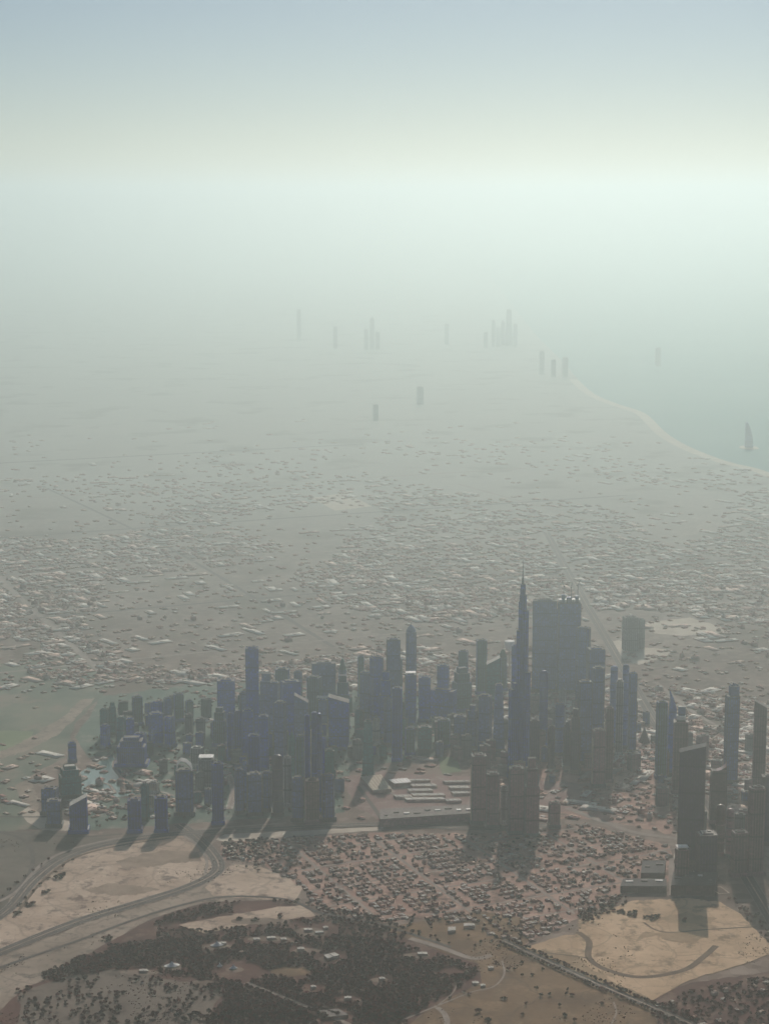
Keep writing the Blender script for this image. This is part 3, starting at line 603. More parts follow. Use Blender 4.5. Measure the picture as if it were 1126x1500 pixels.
TW = [
 # xl, xr, ytop, ybase, kind, tint, label, extras
 (989.5,1030,1090,1262,'slantr','violet','large dark violet slab tower with rising slanted top, tallest in the right foreground',dict(rot=-.18,k=.55,roof='dark')),
 (1092,1116,1150,1280,'cross','brown','nearly black brown tower by the right edge with notched corners',dict(rot=.2,roof='dark')),
 (1070,1092,1215,1282,'slab','brown','dark brown block at the left foot of the black right edge tower',dict(rot=.15,roof='dark')),
 (1018,1047,1217,1286,'slab','violet','dark wine coloured block with pale roof edge below the big violet slab',dict(rot=.1,k=.9,roof='pale')),
 (1004,1022,1181,1246,'slab','brown','narrow brown tower with square white roof against the violet slab',dict(rot=.3,roof='pale')),
 (988,1006,1240,1296,'slab','brown','low brown block with flat white roof left of the wine coloured block',dict(rot=.05,roof='pale')),
 (1039,1061,1116,1205,'horn','brown','grey brown tower with a curved horn rising at its right corner',dict(rot=0,k=.6)),
 (1046,1060,1178,1252,'dome','brown','short brown tower with pale dome, left of its domed twin',dict()),
 (1060,1074,1184,1256,'dome','rose','short rosy tower with pale dome, right of its domed twin',dict()),
 (1112,1134,1133,1236,'slab','violet','hazy violet slab cut off by the right edge of the frame',dict()),
 (1099,1118.5,1026,1180,'slantl','brown','tall grey brown tower with slanted top near the right edge',dict(rot=-.15)),
 (1059,1078,1000,1146,'shoulder','slate','tall grey tower with stepped left shoulder and notched crown',dict(rot=.12)),
 (959,974,1025,1140,'slab','green','grey green flat topped slab left of the pointed sail tower',dict(rot=.1)),
 (976,989,1010,1130,'sail','blue','slender blue tower shaped like a pointed sail',dict(rot=0,k=.7)),
 (983,1005,1053,1160,'slab','brown','brown tower with a round drum and square lantern on its roof',dict(rot=-.1,k=.9)),
 (689,711,1103,1206,'slab','rose','tall rosy tower, leftmost of the four before the lone spire',dict(rot=.12,k=.8,wall='lit')),
 (711,731,1130,1212,'cham','rose','shorter rosy tower second from the left in the front row of four',dict(rot=.12)),
 (744,766,1121,1222,'slab','rose','rosy tower third from the left in the front row of four',dict(rot=.08)),
 (767,788,1109,1224,'step','rose','stepped rosy tower, rightmost of the four in the front row',dict(rot=.1)),
 (803,819,1173,1212,'slab','rose','small rosy block right of the four front towers',dict()),
 (732,744,1150,1206,'cham','grey','pale narrow block seen in the gap of the four front towers',dict()),
 (788,801.5,982,1092,'dome','navy','navy tower with rounded top just right of the tall spire',dict(rot=.1,k=.7)),
 (810,827,1028,1106,'ell','slate','dark oval tower right of the rounded navy tower',dict()),
 (817,828,1005,1082,'point','grey','pale grey tower with pointed top behind the dark oval tower',dict()),
 (824,834,1047,1126,'spire','violet','thin violet tower ending in a needle right of the oval tower',dict(rot=0,k=.9)),
 (834,849,1037,1132,'step','violet','violet stepped tower between the needle and the blue grey slabs',dict()),
 (845,864,995,1118,'slab','slate','blue grey slab with flat top, left one of a touching pair',dict(rot=.1)),
 (865,882,975,1112,'cross','slate','blue grey notched tower, right one of a touching pair',dict(rot=.1)),
 (884,896,1034,1146,'slab','brown','dark slender block with pale left edge at the right end of the cluster',dict(rot=.15,wall='lit')),
 (866,884,1066,1152,'slab','rose','rosy block with a pale vertical stripe under the touching pair',dict(rot=.1,wall='lit')),
 (891,903,975,1092,'dome','slate','hazy tower with round top, leftmost of the avenue row',dict()),
 (900,911,995,1106,'slab','grey','pale slab in front of the round topped avenue towers',dict()),
 (909,919,973,1096,'dome','slate','hazy tower with round top, second round one of the avenue row',dict()),
 (919,930,983,1102,'slab','slate','flat topped hazy tower, rightmost of the avenue row',dict(rot=.1)),
 (841,864,917,1030,'cham','slate','faint broad tower behind the avenue row, right of the unfinished blocks',dict()),
 (858,883,947,1056,'slab','slate','faint wide slab with serrated roof above the avenue row',dict(rot=.1)),
 (778,813.5,877,1012,'slab','slate','broad blue flat roofed slab behind the tall spire',dict(rot=-.08,k=.4,roof='dark')),
 (815,848,871,1014,'frame','slate','broad unfinished blue block with open top floors under the cranes',dict(rot=.1,k=.4)),
 (808,828,892,1000,'step','blue','dark stepped tower in front of the seam of the two broad blue blocks',dict()),
 (911,933,901,952,'slab','grey','faint grey pair of slabs far along the avenue, the wider one',dict()),
 (933,943,905,950,'slab','grey','faint narrow slab far along the avenue, beside a wider one',dict()),
 (748,757,943,1076,'slab','blue','pale blue slim slab touching the left side of the tall spire',dict(rot=.1)),
 (721,738,1000,1100,'taper','slate','grey violet tower tapering upward left of the tall spire',dict(rot=0)),
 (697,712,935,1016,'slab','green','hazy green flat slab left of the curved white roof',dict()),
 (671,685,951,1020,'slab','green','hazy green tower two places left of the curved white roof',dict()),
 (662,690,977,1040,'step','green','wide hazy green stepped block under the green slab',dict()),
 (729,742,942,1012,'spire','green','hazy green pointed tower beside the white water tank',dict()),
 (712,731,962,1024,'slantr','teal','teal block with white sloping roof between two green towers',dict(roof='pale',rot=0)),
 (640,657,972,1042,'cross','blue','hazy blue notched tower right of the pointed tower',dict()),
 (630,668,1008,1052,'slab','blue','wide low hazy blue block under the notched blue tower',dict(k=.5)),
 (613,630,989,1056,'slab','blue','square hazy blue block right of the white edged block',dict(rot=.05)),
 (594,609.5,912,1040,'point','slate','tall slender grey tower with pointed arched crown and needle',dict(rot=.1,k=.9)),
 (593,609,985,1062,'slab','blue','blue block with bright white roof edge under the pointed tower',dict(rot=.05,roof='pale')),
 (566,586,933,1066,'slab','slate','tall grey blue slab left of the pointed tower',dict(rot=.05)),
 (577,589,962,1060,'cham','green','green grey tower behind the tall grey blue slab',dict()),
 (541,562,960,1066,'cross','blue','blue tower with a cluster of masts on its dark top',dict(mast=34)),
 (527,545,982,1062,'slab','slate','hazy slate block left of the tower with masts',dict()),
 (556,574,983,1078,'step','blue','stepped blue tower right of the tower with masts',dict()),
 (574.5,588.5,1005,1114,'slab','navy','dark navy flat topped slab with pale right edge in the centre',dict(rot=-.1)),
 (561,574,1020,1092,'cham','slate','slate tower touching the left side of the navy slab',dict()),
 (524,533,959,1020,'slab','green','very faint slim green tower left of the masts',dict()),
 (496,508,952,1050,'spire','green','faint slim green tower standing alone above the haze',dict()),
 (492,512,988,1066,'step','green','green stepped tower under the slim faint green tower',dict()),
 (457,492,968,1050,'slab','slate','wide hazy slate slab with flat top in the middle left',dict(rot=.05,k=.5)),
 (450,472,989,1060,'slab','green','green block overlapping the left of the wide slate slab',dict()),
 (482,511,1019,1096,'slantl','blue','broad blue block whose roof slopes down to the right',dict(rot=0,k=.7)),
 (466,480,1022,1066,'slab','slate','small block with double white roof bars behind the dark pillars',dict(roof='pale')),
 (530.5,547.5,1053,1138,'taper','teal','teal tower with antenna, alone on open ground left of the sheds',dict(rot=0,mast=38,roof='dark')),
 (545,557,1046,1090,'point','cream','pale cream tower with pointed top behind the lone teal tower',dict()),
 (519,531,1038,1078,'cham','teal','small teal block left of the cream pointed tower',dict()),
 (593,607,1064,1106,'slab','green','small green block with white outline right of the navy slab',dict()),
 (555,566,1090,1112,'slab','teal','small low teal block right of the lone teal tower',dict()),
 (361,380.5,946,1104,'slab','blue','tallest slab of the left skyline, blue with flat top',dict(rot=.06,k=.8,roof='dark')),
 (319,345,993,1064,'slab','blue','broad square blue block left of the tallest left slab',dict(rot=.05)),
 (352,362,1011,1070,'slab','slate','low slate slab at the left foot of the tallest left slab',dict()),
 (380,402,985,1070,'step','slate','slate stepped block touching the right of the tallest left slab',dict()),
 (404,424,977,1050,'slab','green','faint green block behind the stepped slate block',dict()),
 (431,443,981,1052,'slab','slate','faint slate block with a step at its right, beside the green one',dict()),
 (411,441,995,1080,'slab','blue','wide blue block with flat roof in the left skyline',dict(k=.6)),
 (396,411,997,1086,'cross','slate','slate notched tower left of the wide flat blue block',dict()),
 (432,452,1017,1094,'slantl','slate','slate block with roof falling to the right above the dark pillars',dict(rot=0)),
 (402,420,1026,1112,'slab','slate','slate slab with a bright right edge in the left skyline',dict(rot=-.3)),
 (380,394,1046,1128,'slab','blue','slim blue slab behind the dark navy block of the left cluster',dict()),
 (313,332,1035,1092,'step','green','green stepped block at the left side of the left cluster',dict()),
 (333,344,1043,1114,'cham','navy','dark blue slim tower, left of two beside the green stepped block',dict()),
 (344,356,1040,1112,'slab','navy','dark blue slim tower, right of two beside the green stepped block',dict()),
 (355,372,1038,1106,'slab','blue','blue block with white roof corner below the tallest left slab',dict(roof='pale')),
 (365,382,1074,1166,'slab','navy','dark navy flat block in front of the left cluster',dict(rot=-.08,roof='dark')),
 (352,368,1113,1180,'step','slate','stepped dark slate block left of the dark navy block',dict()),
 (344,358,1124,1192,'slab','slate','broad dark slate block at the front left of the cluster',dict()),
 (362,384,1130,1193,'slab','slate','broad dark slate block under the dark navy block',dict()),
 (384,399,1128,1188,'cham','slate','hazy grey block left of the dark violet domed tower',dict()),
 (399,415,1105,1194,'dome','violet','dark violet tower with domed top in the front row',dict()),
 (416,427,1106,1180,'slab','grey','pale grey striped tower right of the dark violet domed tower',dict()),
 (422,434,1060,1156,'spire','teal','slim teal tower with narrow top left of the dark pillars',dict()),
 (434,447,1075,1168,'slab','green','green slab just left of the dark pillars',dict()),
 (447.5,454,1045,1192,'slab','navy','very thin dark navy pillar tower, left one of the pillars',dict(rot=0,k=1,wall='lit',roof='dark')),
 (457,465,1042,1196,'dome','navy','thin navy pillar tower with rounded head and pale stripe',dict(rot=0,k=1,wall='lit')),
 (464,472,1044,1188,'dome','navy','thin navy pillar tower with rounded head, rightmost pillar',dict(rot=0,k=1)),
 (469,477.5,1078,1180,'slab','blue','short blue slab at the right foot of the pillars',dict()),
 (476,490,1096,1194,'slab','teal','dark teal slab at the right end of the left cluster',dict(rot=.05,roof='dark')),
 (428,446,1136,1202,'cross','slate','dark block, left of three along the front by the highway',dict()),
 (447,468,1139,1204,'slab','brown','dark block, middle of three along the front by the highway',dict()),
 (470,491,1132,1201,'cham','slate','dark block, right of three along the front by the highway',dict()),
 (311,328.5,1115,1206,'cross','navy','tall dark navy notched tower standing apart beside the interchange',dict(rot=.1,k=.9,roof='dark')),
 (258,284.5,1125,1192,'cham','slate','broad slate tower crowned by white curved roof frames',dict(rot=.05)),
 (292,314,1108,1150,'slab','grey','pale grey box with bright white roof line left of the tall navy tower',dict(roof='pale')),
 (280,299,1092,1122,'slab','grey','low grey block with pale rooftop left of the interchange',dict(roof='pale')),
 (228,246,1165,1218,'slab','navy','dark navy block right of the small cream block',dict(rot=.05,roof='dark')),
 (188,208,1168,1218,'slab','navy','dark navy block with thin white left edge by the canal',dict(rot=.1)),
 (208,219,1146,1202,'slab','teal','narrow teal block between the two dark navy canal blocks',dict()),
 (217.5,228,1164,1188,'slab','cream','small cream block squeezed between two dark blocks',dict(roof='pale')),
 (219,233,1143,1162,'slab','cream','low cream block behind the small cream block',dict(roof='pale')),
 (174,214,1078,1120,'step','navy','wide dark navy stepped block above the curved canal road',dict(k=.6)),
 (197,215,1072,1114,'slab','navy','navy block rising behind the wide navy stepped block',dict()),
 (218,240,1042,1092,'slab','blue','broad hazy blue block, left of the far left group',dict()),
 (240,258,1048,1094,'cham','blue','broad hazy blue block, right of the far left group',dict()),
 (222,238,1026,1070,'slab','blue','faint blue tower top above the broad hazy blocks',dict()),
 (240,252,1020,1066,'slab','slate','faint slate tower beside the faint blue top',dict()),
 (185,198,1050,1094,'slab','blue','hazy blue block behind the wide navy stepped block',dict()),
 (172,186,1048,1090,'slab','teal','teal block with pale roof line above the canal bend',dict(roof='pale')),
 (160,172,1028,1076,'step','teal','faint teal stepped tower at the left end of the far skyline',dict()),
 (148,160,1036,1080,'slab','teal','faint teal slab, leftmost of the far left skyline',dict()),
 (194,210,1018,1062,'slab','green','very faint green block above the teal roof line',dict()),
 (255,270,1014,1056,'slab','green','pale green hazy block right of the faint slate tower',dict()),
 (272,284,1024,1062,'slab','green','pale green hazy block left of the broad square blue block',dict()),
 (100,113,1085,1116,'slab','blue','small blue block above the dark green stepped block',dict()),
 (148,162,1060,1096,'slab','blue','small hazy blue block left of the canal bend',dict()),
 (86,121,1120,1166,'step','teal','dark green stepped block with pale roof at the left',dict(k=.8,roof='pale')),
 (63,86,1151,1192,'slab','slate','grey violet low block at the far left of the skyline',dict()),
 (70,91,1169,1210,'slab','slate','square slate block standing on the pinkish sand corner',dict(rot=.05)),
 (103,129.5,1165,1218,'slantr','navy','dark teal block with pale triangular sloping roof at the left',dict(rot=.1,roof='pale')),
 (774,789,1052,1118,'slab','violet','violet block just right of the foot of the tall spire',dict()),
 (801,812,1062,1126,'cham','violet','small violet block under the rounded navy tower',dict()),
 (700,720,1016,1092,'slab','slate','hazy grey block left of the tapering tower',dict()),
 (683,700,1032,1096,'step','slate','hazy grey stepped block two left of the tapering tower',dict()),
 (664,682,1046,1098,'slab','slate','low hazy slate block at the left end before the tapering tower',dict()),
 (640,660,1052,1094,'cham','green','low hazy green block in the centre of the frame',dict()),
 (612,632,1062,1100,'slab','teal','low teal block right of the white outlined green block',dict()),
]
REG = {}
# the nearer a tower stands the earlier it takes its ground
for row in sorted(TW, key=lambda r: -r[3]):
    kw = dict(row[7]); kw.setdefault('seed', int(row[0]*7+row[2]))
    REG[row[6]] = tower(*row[:6], row[6], **kw)

def extra(key):
    for k_, v in REG.items():
        if key in k_: return v
# drum and lantern on the brown tower
t, W, D, H = extra('round drum')
m = MB(); m.lathe([(W*.34, H+0.3), (W*.34, H+14), (W*.28, H+15), (W*.28, H+4)], 18); m.build('drum', M_WHITE, t)
m = MB(); m.box(W*.05, D*.25, H+0.3, W*.5, D*.4, height_at(t.location, 1036)-H, 0, 1); m.build('lantern', [FAC['slate'], ROOF['pale']], t)
# white roof frames
t, W, D, H = extra('white curved roof frames')
for s_ in (-.36, -.12, .12, .36):
    m = MB(); pts = [(-W*.42, 0), (-W*.38, 26), (-W*.18, 38), (W*.12, 33), (W*.36, 18), (W*.44, 0)]
    for a, b in zip(pts, pts[1:]): m.bar((a[0], D*s_, H-6+a[1]), (b[0], D*s_, H-6+b[1]), 1.6)
    m.build('roof_frame', M_WHITE, t)
# masts round the head of the masted tower
t, W, D, H = extra('cluster of masts')
for dx, hh in ((-.42, 22), (-.2, 30), (.24, 26), (.42, 18)):
    m = MB(); m.cone(W*dx, 0, H-8, 1.2, H-8+hh, 0.4, 6); m.build('mast', M_STEEL, t)
# flat white roof bars
t, W, D, H = extra('double white roof bars')
for s_ in (-.3, .3):
    m = MB(); m.box(0, D*s_, H+2, W*1.25, D*.18, 4); m.build('roof_bar', M_WHITE, t)
# bright roof rims
for key in ('bright white roof edge', 'flat white roof left', 'bright white roof line', 'with square white roof'):
    t, W, D, H = extra(key)
    m = MB(); m.box(0, 0, H+0.4, W*.98, D*.98, 1.6); m.build('roof_deck', M_WHITE, t)
# tower cranes on the unfinished block
t, W, D, H = extra('open top floors')
for i, (dx, ang, hh) in enumerate(((-.28, 2.0, 62), (.06, 1.3, 56), (.36, 0.8, 66))):
    c = empty('tower_crane', (t.location.x + W*dx, t.location.y - D*.3, H-22)); 
    tag(c, ('tower crane over the left side of the unfinished blue block', 'tower crane over the middle of the unfinished blue block', 'tower crane over the right side of the unfinished blue block')[i], 'crane', 'cranes over the unfinished block')
    m = MB(); m.box(0, 0, 0, 2.6, 2.6, hh); m.box(0, 0, hh, 3.4, 3.4, 4); m.build('crane_mast', M_STEEL, c)
    e = Vector((math.cos(ang)*16, math.sin(ang)*8, 30)); m = MB(); m.bar((0, 0, hh+3), (e.x, e.y, hh+3+e.z*0.7), 1.0); m.build('jib', M_STEEL, c)
    m = MB(); m.bar((0, 0, hh+2), (-e.x*.5, -e.y*.5, hh+3), 1.0); m.box(-e.x*.5, -e.y*.5, hh-1, 4, 3, 4); m.build('counterweight', M_STEEL, c)

# ------------------------------------------------------------------ the tall spire
PB = gp(762, 1138); SB = pxm(PB)
FOOT.append((PB.x, PB.y, 40))
bk = empty('skyscraper', (PB.x, PB.y, 0)); tag(bk, 'very tall dark navy stepped spire tower, highest thing in the city', 'skyscraper')
def hz(y): return height_at(PB, y)
core = MB(); zs = [(0, 6.2), (hz(938), 5.6), (hz(900), 4.6), (hz(871), 3.2), (hz(856), 2.2)]
for (za, ra), (zb, _) in zip(zs, zs[1:]): core.prism(ell(2*ra*SB, 2*ra*SB, 12), za+0.02, zb, 0)
core.build('core', [FAC['navy']], bk)
def wing(ang, tiers):
    mb = MB(); z0 = 0; c, s_ = math.cos(ang), math.sin(ang)
    for L, yt in tiers:
        z1 = hz(yt); w_ = 4.3*SB; Ls = L*SB
        P = [(1.0, -w_), (Ls-w_*.8, -w_), (Ls-w_*.25, -w_*.7), (Ls, 0), (Ls-w_*.25, w_*.7), (Ls-w_*.8, w_), (1.0, w_)]
        if Ls < w_*1.3: P = [(1.0, -w_*.8), (Ls*.6, -w_*.8), (Ls, 0), (Ls*.6, w_*.8), (1.0, w_*.8)]
        Q = [(x*c-y*s_, x*s_+y*c) for x, y in P]
        mb.prism(Q, z0+0.03, z1, 0, 1); fins(mb, Q, z0+0.1, z1-1, 7, 0.8, 2)
        z0 = z1
    mb.build('wing', [FAC['navy'], ROOF['dark'], FAC['blue']], bk)
wing(R(188), [(19, 1009), (13, 1000), (8.2, 923), (5.6, 881), (3.6, 862)])
wing(R(-22), [(13, 983), (9.2, 893), (6.0, 871), (4.0, 856)])
wing(R(82), [(19, 1020), (14, 960), (9, 905), (6, 880)])
sp = MB(); sp.cone(0, 0, hz(856), 1.9*SB, hz(846), 1.2*SB, 10); sp.cone(0, 0, hz(846), 0.95*SB, hz(836), 0.7*SB, 8); sp.cone(0, 0, hz(836), 0.55*SB, hz(820.5), 0.2*SB, 8); sp.build('spire', M_STEEL, bk)
pd = MB(); pd.prism(ell(42*SB, 42*SB, 20), 0.05, 22, 0, 1); pd.build('podium', [FAC['slate'], ROOF['mid']], bk)

# white water tank
P = gp(745.5, 990); s = pxm(P); wt = empty('water_tower', (P.x, P.y, 0)); tag(wt, 'pale bowl shaped water tower rising left of the tall spire', 'water tower')
zt, zb_ = height_at(P, 938), height_at(P, 952)
m = MB(); m.lathe([(2.2*s, zb_-6), (5.5*s, zb_+6), (7.6*s, (zt+zb_)/2+6), (7.2*s, zt-3), (3*s, zt)], 18); m.build('tank', M_WHITE, wt)
m = MB(); m.lathe([(3.2*s, 0), (1.5*s, 30), (1.4*s, zb_-5.9)], 12); m.build('stem', M_CREAM, wt)
FOOT.append((P.x, P.y, 20))
# glass pyramid
P = gp(943, 1088); s = pxm(P); py = empty('pyramid', (P.x, P.y, 0), .4); tag(py, 'small brown glass pyramid beside the avenue', 'pyramid')
w_ = 16*s/1.3; hp = height_at(P, 1065); m = MB(); m.prism(rect(w_, w_), 0.05, hp*.86, 0, top_pts=rect(w_*.16, w_*.16)); m.build('glass_slope', FAC['brown'], py)
m = MB(); m.prism(rect(w_*.16, w_*.16), hp*.86, hp, 0, top_pts=rect(.5, .5)); m.build('tip', M_STEEL, py); FOOT.append((P.x, P.y, w_*.7))

# ------------------------------------------------------------------ sheds and the long mall
def shed(name, corners, h, label, roofm, wallm, ridges=0, cat='shed', units=0):
    G = [gp(*c) for c in corners]; cx = sum(p.x for p in G)/4; cy = sum(p.y for p in G)/4
    t = empty(name, (cx, cy, 0)); tag(t, label, cat)
    L = [(p.x-cx, p.y-cy) for p in G]
    a = sum(L[i][0]*L[(i+1) % 4][1]-L[(i+1) % 4][0]*L[i][1] for i in range(4))
    if a < 0: L = L[::-1]
    m = MB(); m.prism(L, 0.05, h, 0); fins(m, L, 0.1, h-1, 18, .8, 0); m.build('wall', wallm, t)
    r = MB(); q = [(x*1.01, y*1.01) for x, y in L]; r.prism(q, h+.02, h+1.2, 0)
    A, B, Cc, Dd = [Vector(p) for p in L]
    for i in range(ridges):
        u = (i+.5)/ridges; p = A.lerp(B, u); q2 = Dd.lerp(Cc, u)
        r.bar((p.x, p.y, h+2), (q2.x, q2.y, h+2), 0.9)
    r.build('roof', roofm, t)
    rnd = random.Random(int(corners[0][0]))
    for i in range(units):
        u, v = (i+.5)/units, rnd.uniform(.3, .7); p = A.lerp(B, u).lerp(Dd.lerp(Cc, u), v)
        mm = MB(); mm.box(p.x, p.y, h+1.3, rnd.uniform(10, 26), rnd.uniform(8, 14), 3.5, rot=math.atan2((B-A).y, (B-A).x)); mm.build('roof_unit', M_WHITE if rnd.random() < .4 else ROOF['mid'], t)
    for p in G: FOOT.append((p.x, p.y, 25))
    FOOT.append((cx, cy, max(abs(L[0][0]), abs(L[0][1]))*.8))
    return t
shed('long_mall', [(557, 1212), (694, 1203), (694, 1190), (557, 1197)], 30, 'very long low building with parapet along the main highway', ROOF['mid'], FAC['rose'], 0, 'mall', 9)
shed('exhibition_hall', [(546, 1163), (573, 1161), (558, 1140), (528, 1143)], 14, 'large flat beige roofed hall left of the white one', M_CREAM, M_WALLS[1], 6, 'hall')
shed('exhibition_hall', [(578, 1154), (602, 1152), (596, 1146), (569, 1148)], 16, 'bright white roofed hall right of the large beige one', M_WHITE, M_WALLS[1], 5, 'hall')
k = 0
for (a, b, y0, dy, txt) in [(604, 640, 1152, 3, 'thin pale shed, back row right of the white hall'), (600, 634, 1159, 3, 'thin pale shed, second row right of the white hall'), (606, 652, 1166, 3, 'thin pale shed, third row right of the white hall'),
        (596, 652, 1172, 3, 'thin pale shed, fourth row before the white hall'), (580, 604, 1168, 3, 'short pale shed under the white hall'), (590, 630, 1145, 2, 'long narrow shed behind the white hall'),
        (652, 688, 1147, 2, 'slanting pale shed behind the rosy towers'), (660, 688, 1155, 3, 'pale shed middle row left of the rosy towers'), (664, 688, 1163, 3, 'pale shed lower row left of the rosy towers'), (655, 676, 1174, 3, 'small pale shed above the long mall')]:
    shed('storage_shed', [(a, y0+dy), (b, y0+dy-.6), (b-4, y0-.6), (a-4, y0)], 9, txt, ROOF['pale'], M_WALLS[0], 3)
shed('low_block', [(982, 1312), (1046, 1312), (1050, 1292), (985, 1292)], 34, 'dark low block with lined roof above the ochre lot', ROOF['dark'], FAC['brown'], 4, 'building', 4)
shed('low_block', [(908, 1308), (975, 1308), (975, 1297), (912, 1297)], 22, 'long dark building at the top edge of the ochre lot', ROOF['dark'], FAC['brown'], 2, 'building', 3)
shed('low_block', [(938, 1290), (972, 1290), (974, 1272), (940, 1272)], 26, 'dark square building left of the short pale street', ROOF['dark'], FAC['brown'], 2, 'building', 2)
shed('low_block', [(846, 1146), (900, 1138), (912, 1130), (860, 1134)], 12, 'low hall with white roof lines right of the cluster', ROOF['mid'], M_WALLS[1], 7, 'hall')
shed('low_block', [(480, 1408), (497, 1403), (490, 1399), (474, 1403)], 8, 'small pale pavilion hidden among the park trees', ROOF['pale'], M_WALLS[0], 1, 'pavilion')
shed('low_block', [(478, 1494), (510, 1491), (495, 1482), (465, 1485)], 8, 'square pale flat roof at the bottom edge of the park', ROOF['mid'], M_WALLS[1], 0, 'pavilion')
shed('low_block', [(656, 1368), (667, 1367), (667, 1362), (656, 1362)], 9, 'small bright house on the brown field below the villas', ROOF['pale'], M_WALLS[0], 1, 'house')
shed('low_block', [(679, 1361), (695, 1360), (694, 1357), (679, 1357)], 9, 'long bright house on the brown field below the villas', ROOF['pale'], M_WALLS[0], 1, 'house')
rp = random.Random(3)
for (a_, b_, L_p, txt) in [(320, 1384, 12, 'thin pale roof at the left of the sandy clearing'), (372, 1378, 9, 'small pale house, left in the park hamlet'), (392, 1376, 12, 'long pale house, middle of the park hamlet'), (412, 1378, 8, 'small pale house, right in the park hamlet'),
        (446, 1364, 12, 'pale roof at the upper edge of the park'), (462, 1368, 12, 'bright gabled roof at the upper edge of the park'), (474, 1361, 7, 'tiny roof above the park edge'), (505, 1464, 10, 'pale roof alone in the dark wood'), (456, 1448, 7, 'tiny pale roof in the dark wood'),
        (556, 1436, 8, 'small pale roof right of the dark wood'), (612, 1399, 14, 'low pale roofs at the park corner'), (436, 1392, 10, 'flat roof in the middle of the park'), (205, 1424, 12, 'long pale roof among the left trees'), (715, 1420, 8, 'small house by the footpath'), (692, 1442, 9, 'farm roof where the footpaths meet'), (704, 1446, 7, 'second farm roof where the footpaths meet')]:
    shed('park_house', [(a_, b_+1.5), (a_+L_p, b_+rp.uniform(0.4, 1.6)), (a_+L_p-1, b_-1.6), (a_-1, b_-1.2)], 6, txt, ROOF['pale'], M_WALLS[0], 1, 'house')
# service lane bent round the dark block
m = MB(); pr = [(1012, 1300), (1045, 1300), (1056, 1309), (1066, 1309), (1054, 1300)]
wl = [tuple(gp(*p).xy) for p in [(1010, 1303), (1042, 1303), (1052, 1310), (1067, 1309), (1055, 1300), (1010, 1301)]]
L_, R_ = ribbon_verts(wl, 3, -3); m.v = [(x, y, 2.4) for x, y in L_+R_]
for i in range(len(wl)-1): m.face((i, len(wl)+i, len(wl)+i+1, i+1))
tag(m.build('service_lane', M_SANDP), 'thin pale lane bent round the dark low block', kind='structure')
# tents in the park
def tent(px, py, wpx, label):
    P = gp(px, py); s = pxm(P); t = empty('pavilion_tent', (P.x, P.y, 0), .3); tag(t, label, 'tent', 'white tents in the park'); w_ = wpx*s
    m = MB(); m.lathe([(w_*.5, 4), (w_*.3, 7), (w_*.12, 11), (.4, 17)], 10, 1, .6); m.build('canopy', M_WHITE, t)
    for a in range(6):
        m = MB(); m.box(w_*.42*math.cos(a*1.047), w_*.25*math.sin(a*1.047), 0.05, 1, 1, 5); m.build('pole', M_STEEL, t)
    FOOT.append((P.x, P.y, w_*.6))
tent(252, 1416, 24, 'large white peaked tent among the dark park trees')
tent(342, 1420, 13, 'small white peaked tent right of the large one')
tent(318, 1386, 20, 'flat white tent near the sandy clearing')
tent(322, 1417, 9, 'tiny white tent between two larger ones')

# ------------------------------------------------------------------ mid-rise fill among the towers
def in_poly(x, y, poly):
    c = False; j = len(poly)-1
    for i in range(len(poly)):
        xi, yi = poly[i]; xj, yj = poly[j]
        if (yi > y) != (yj > y) and x < (xj-xi)*(y-yi)/(yj-yi)+xi: c = not c
        j = i
    return c
rnd = random.Random(11)
RS = np.array([(a[0], a[1], b[0]-a[0], b[1]-a[1], wd/2) for line, wd in ROADS for a, b in zip(line, line[1:])])
def near_road(x, y, pad=8):
    t = np.clip(((x-RS[:, 0])*RS[:, 2]+(y-RS[:, 1])*RS[:, 3])/(RS[:, 2]**2+RS[:, 3]**2+1e-6), 0, 1)
    return bool(np.any(np.hypot(x-RS[:, 0]-t*RS[:, 2], y-RS[:, 1]-t*RS[:, 3]) < RS[:, 4]+pad))
def near_road_slow(x, y, pad=8):
    for line, wd in ROADS:
        for i in range(0, len(line)-1):
            ax, ay = line[i]; bx, by = line[i+1]; dx, dy = bx-ax, by-ay
            t = max(0, min(1, ((x-ax)*dx+(y-ay)*dy)/(dx*dx+dy*dy+1e-6)))
            if math.hypot(x-ax-t*dx, y-ay-t*dy) < wd/2+pad: return True
    return False
protos = []
for i, tint in enumerate(('slate', 'blue', 'teal', 'green', 'grey', 'rose')):
    t = empty('midrise_block', (0, 0, 0)); h = 46+6*i; W_, D_ = 26+2*i, 18+i
    m = MB(); q = rect(W_, D_) if i % 2 else cross(W_, D_, 3.5); m.prism(q, 0, h, 0, 2); fins(m, q, 0, h-1, 6); parapet(m, q, h, 1.6, .6, 1); m.build('shaft', [FAC[tint], FAC['grey'], ROOF['mid']], t)
    m = MB(); m.box(W_*.1, 0, h+.05, W_*.4, D_*.4, 5); m.build('plant_room', ROOF['mid'], t); protos.append(t)
areas = [([(640, 1070), (880, 1060), (880, 1150), (760, 1150), (640, 1110)], 46, (0, 5, 5, 4), 'rosy hazy mid-rise block round the foot of the tall spire', 'mid-rise blocks round the tall spire'),
         ([(140, 1050), (330, 1030), (520, 1040), (650, 1050), (700, 1090), (520, 1120), (505, 1160), (420, 1190), (300, 1185), (240, 1140), (190, 1100)], 84, (0, 1, 2, 3, 4), 'hazy mid-rise block wedged between the towers of the left skyline', 'mid-rise blocks of the left skyline'),
         ([(770, 1040), (960, 1040), (930, 1130), (860, 1140), (770, 1120)], 16, (0, 5, 4), 'hazy mid-rise block at the feet of the avenue towers', 'mid-rise blocks by the avenue'),
         ([(930, 1090), (1120, 1090), (1120, 1250), (1060, 1250), (960, 1180)], 16, (5, 4, 0), 'brown hazy mid-rise block at the feet of the right towers', 'mid-rise blocks of the right group')]
used = set(); nb = 0
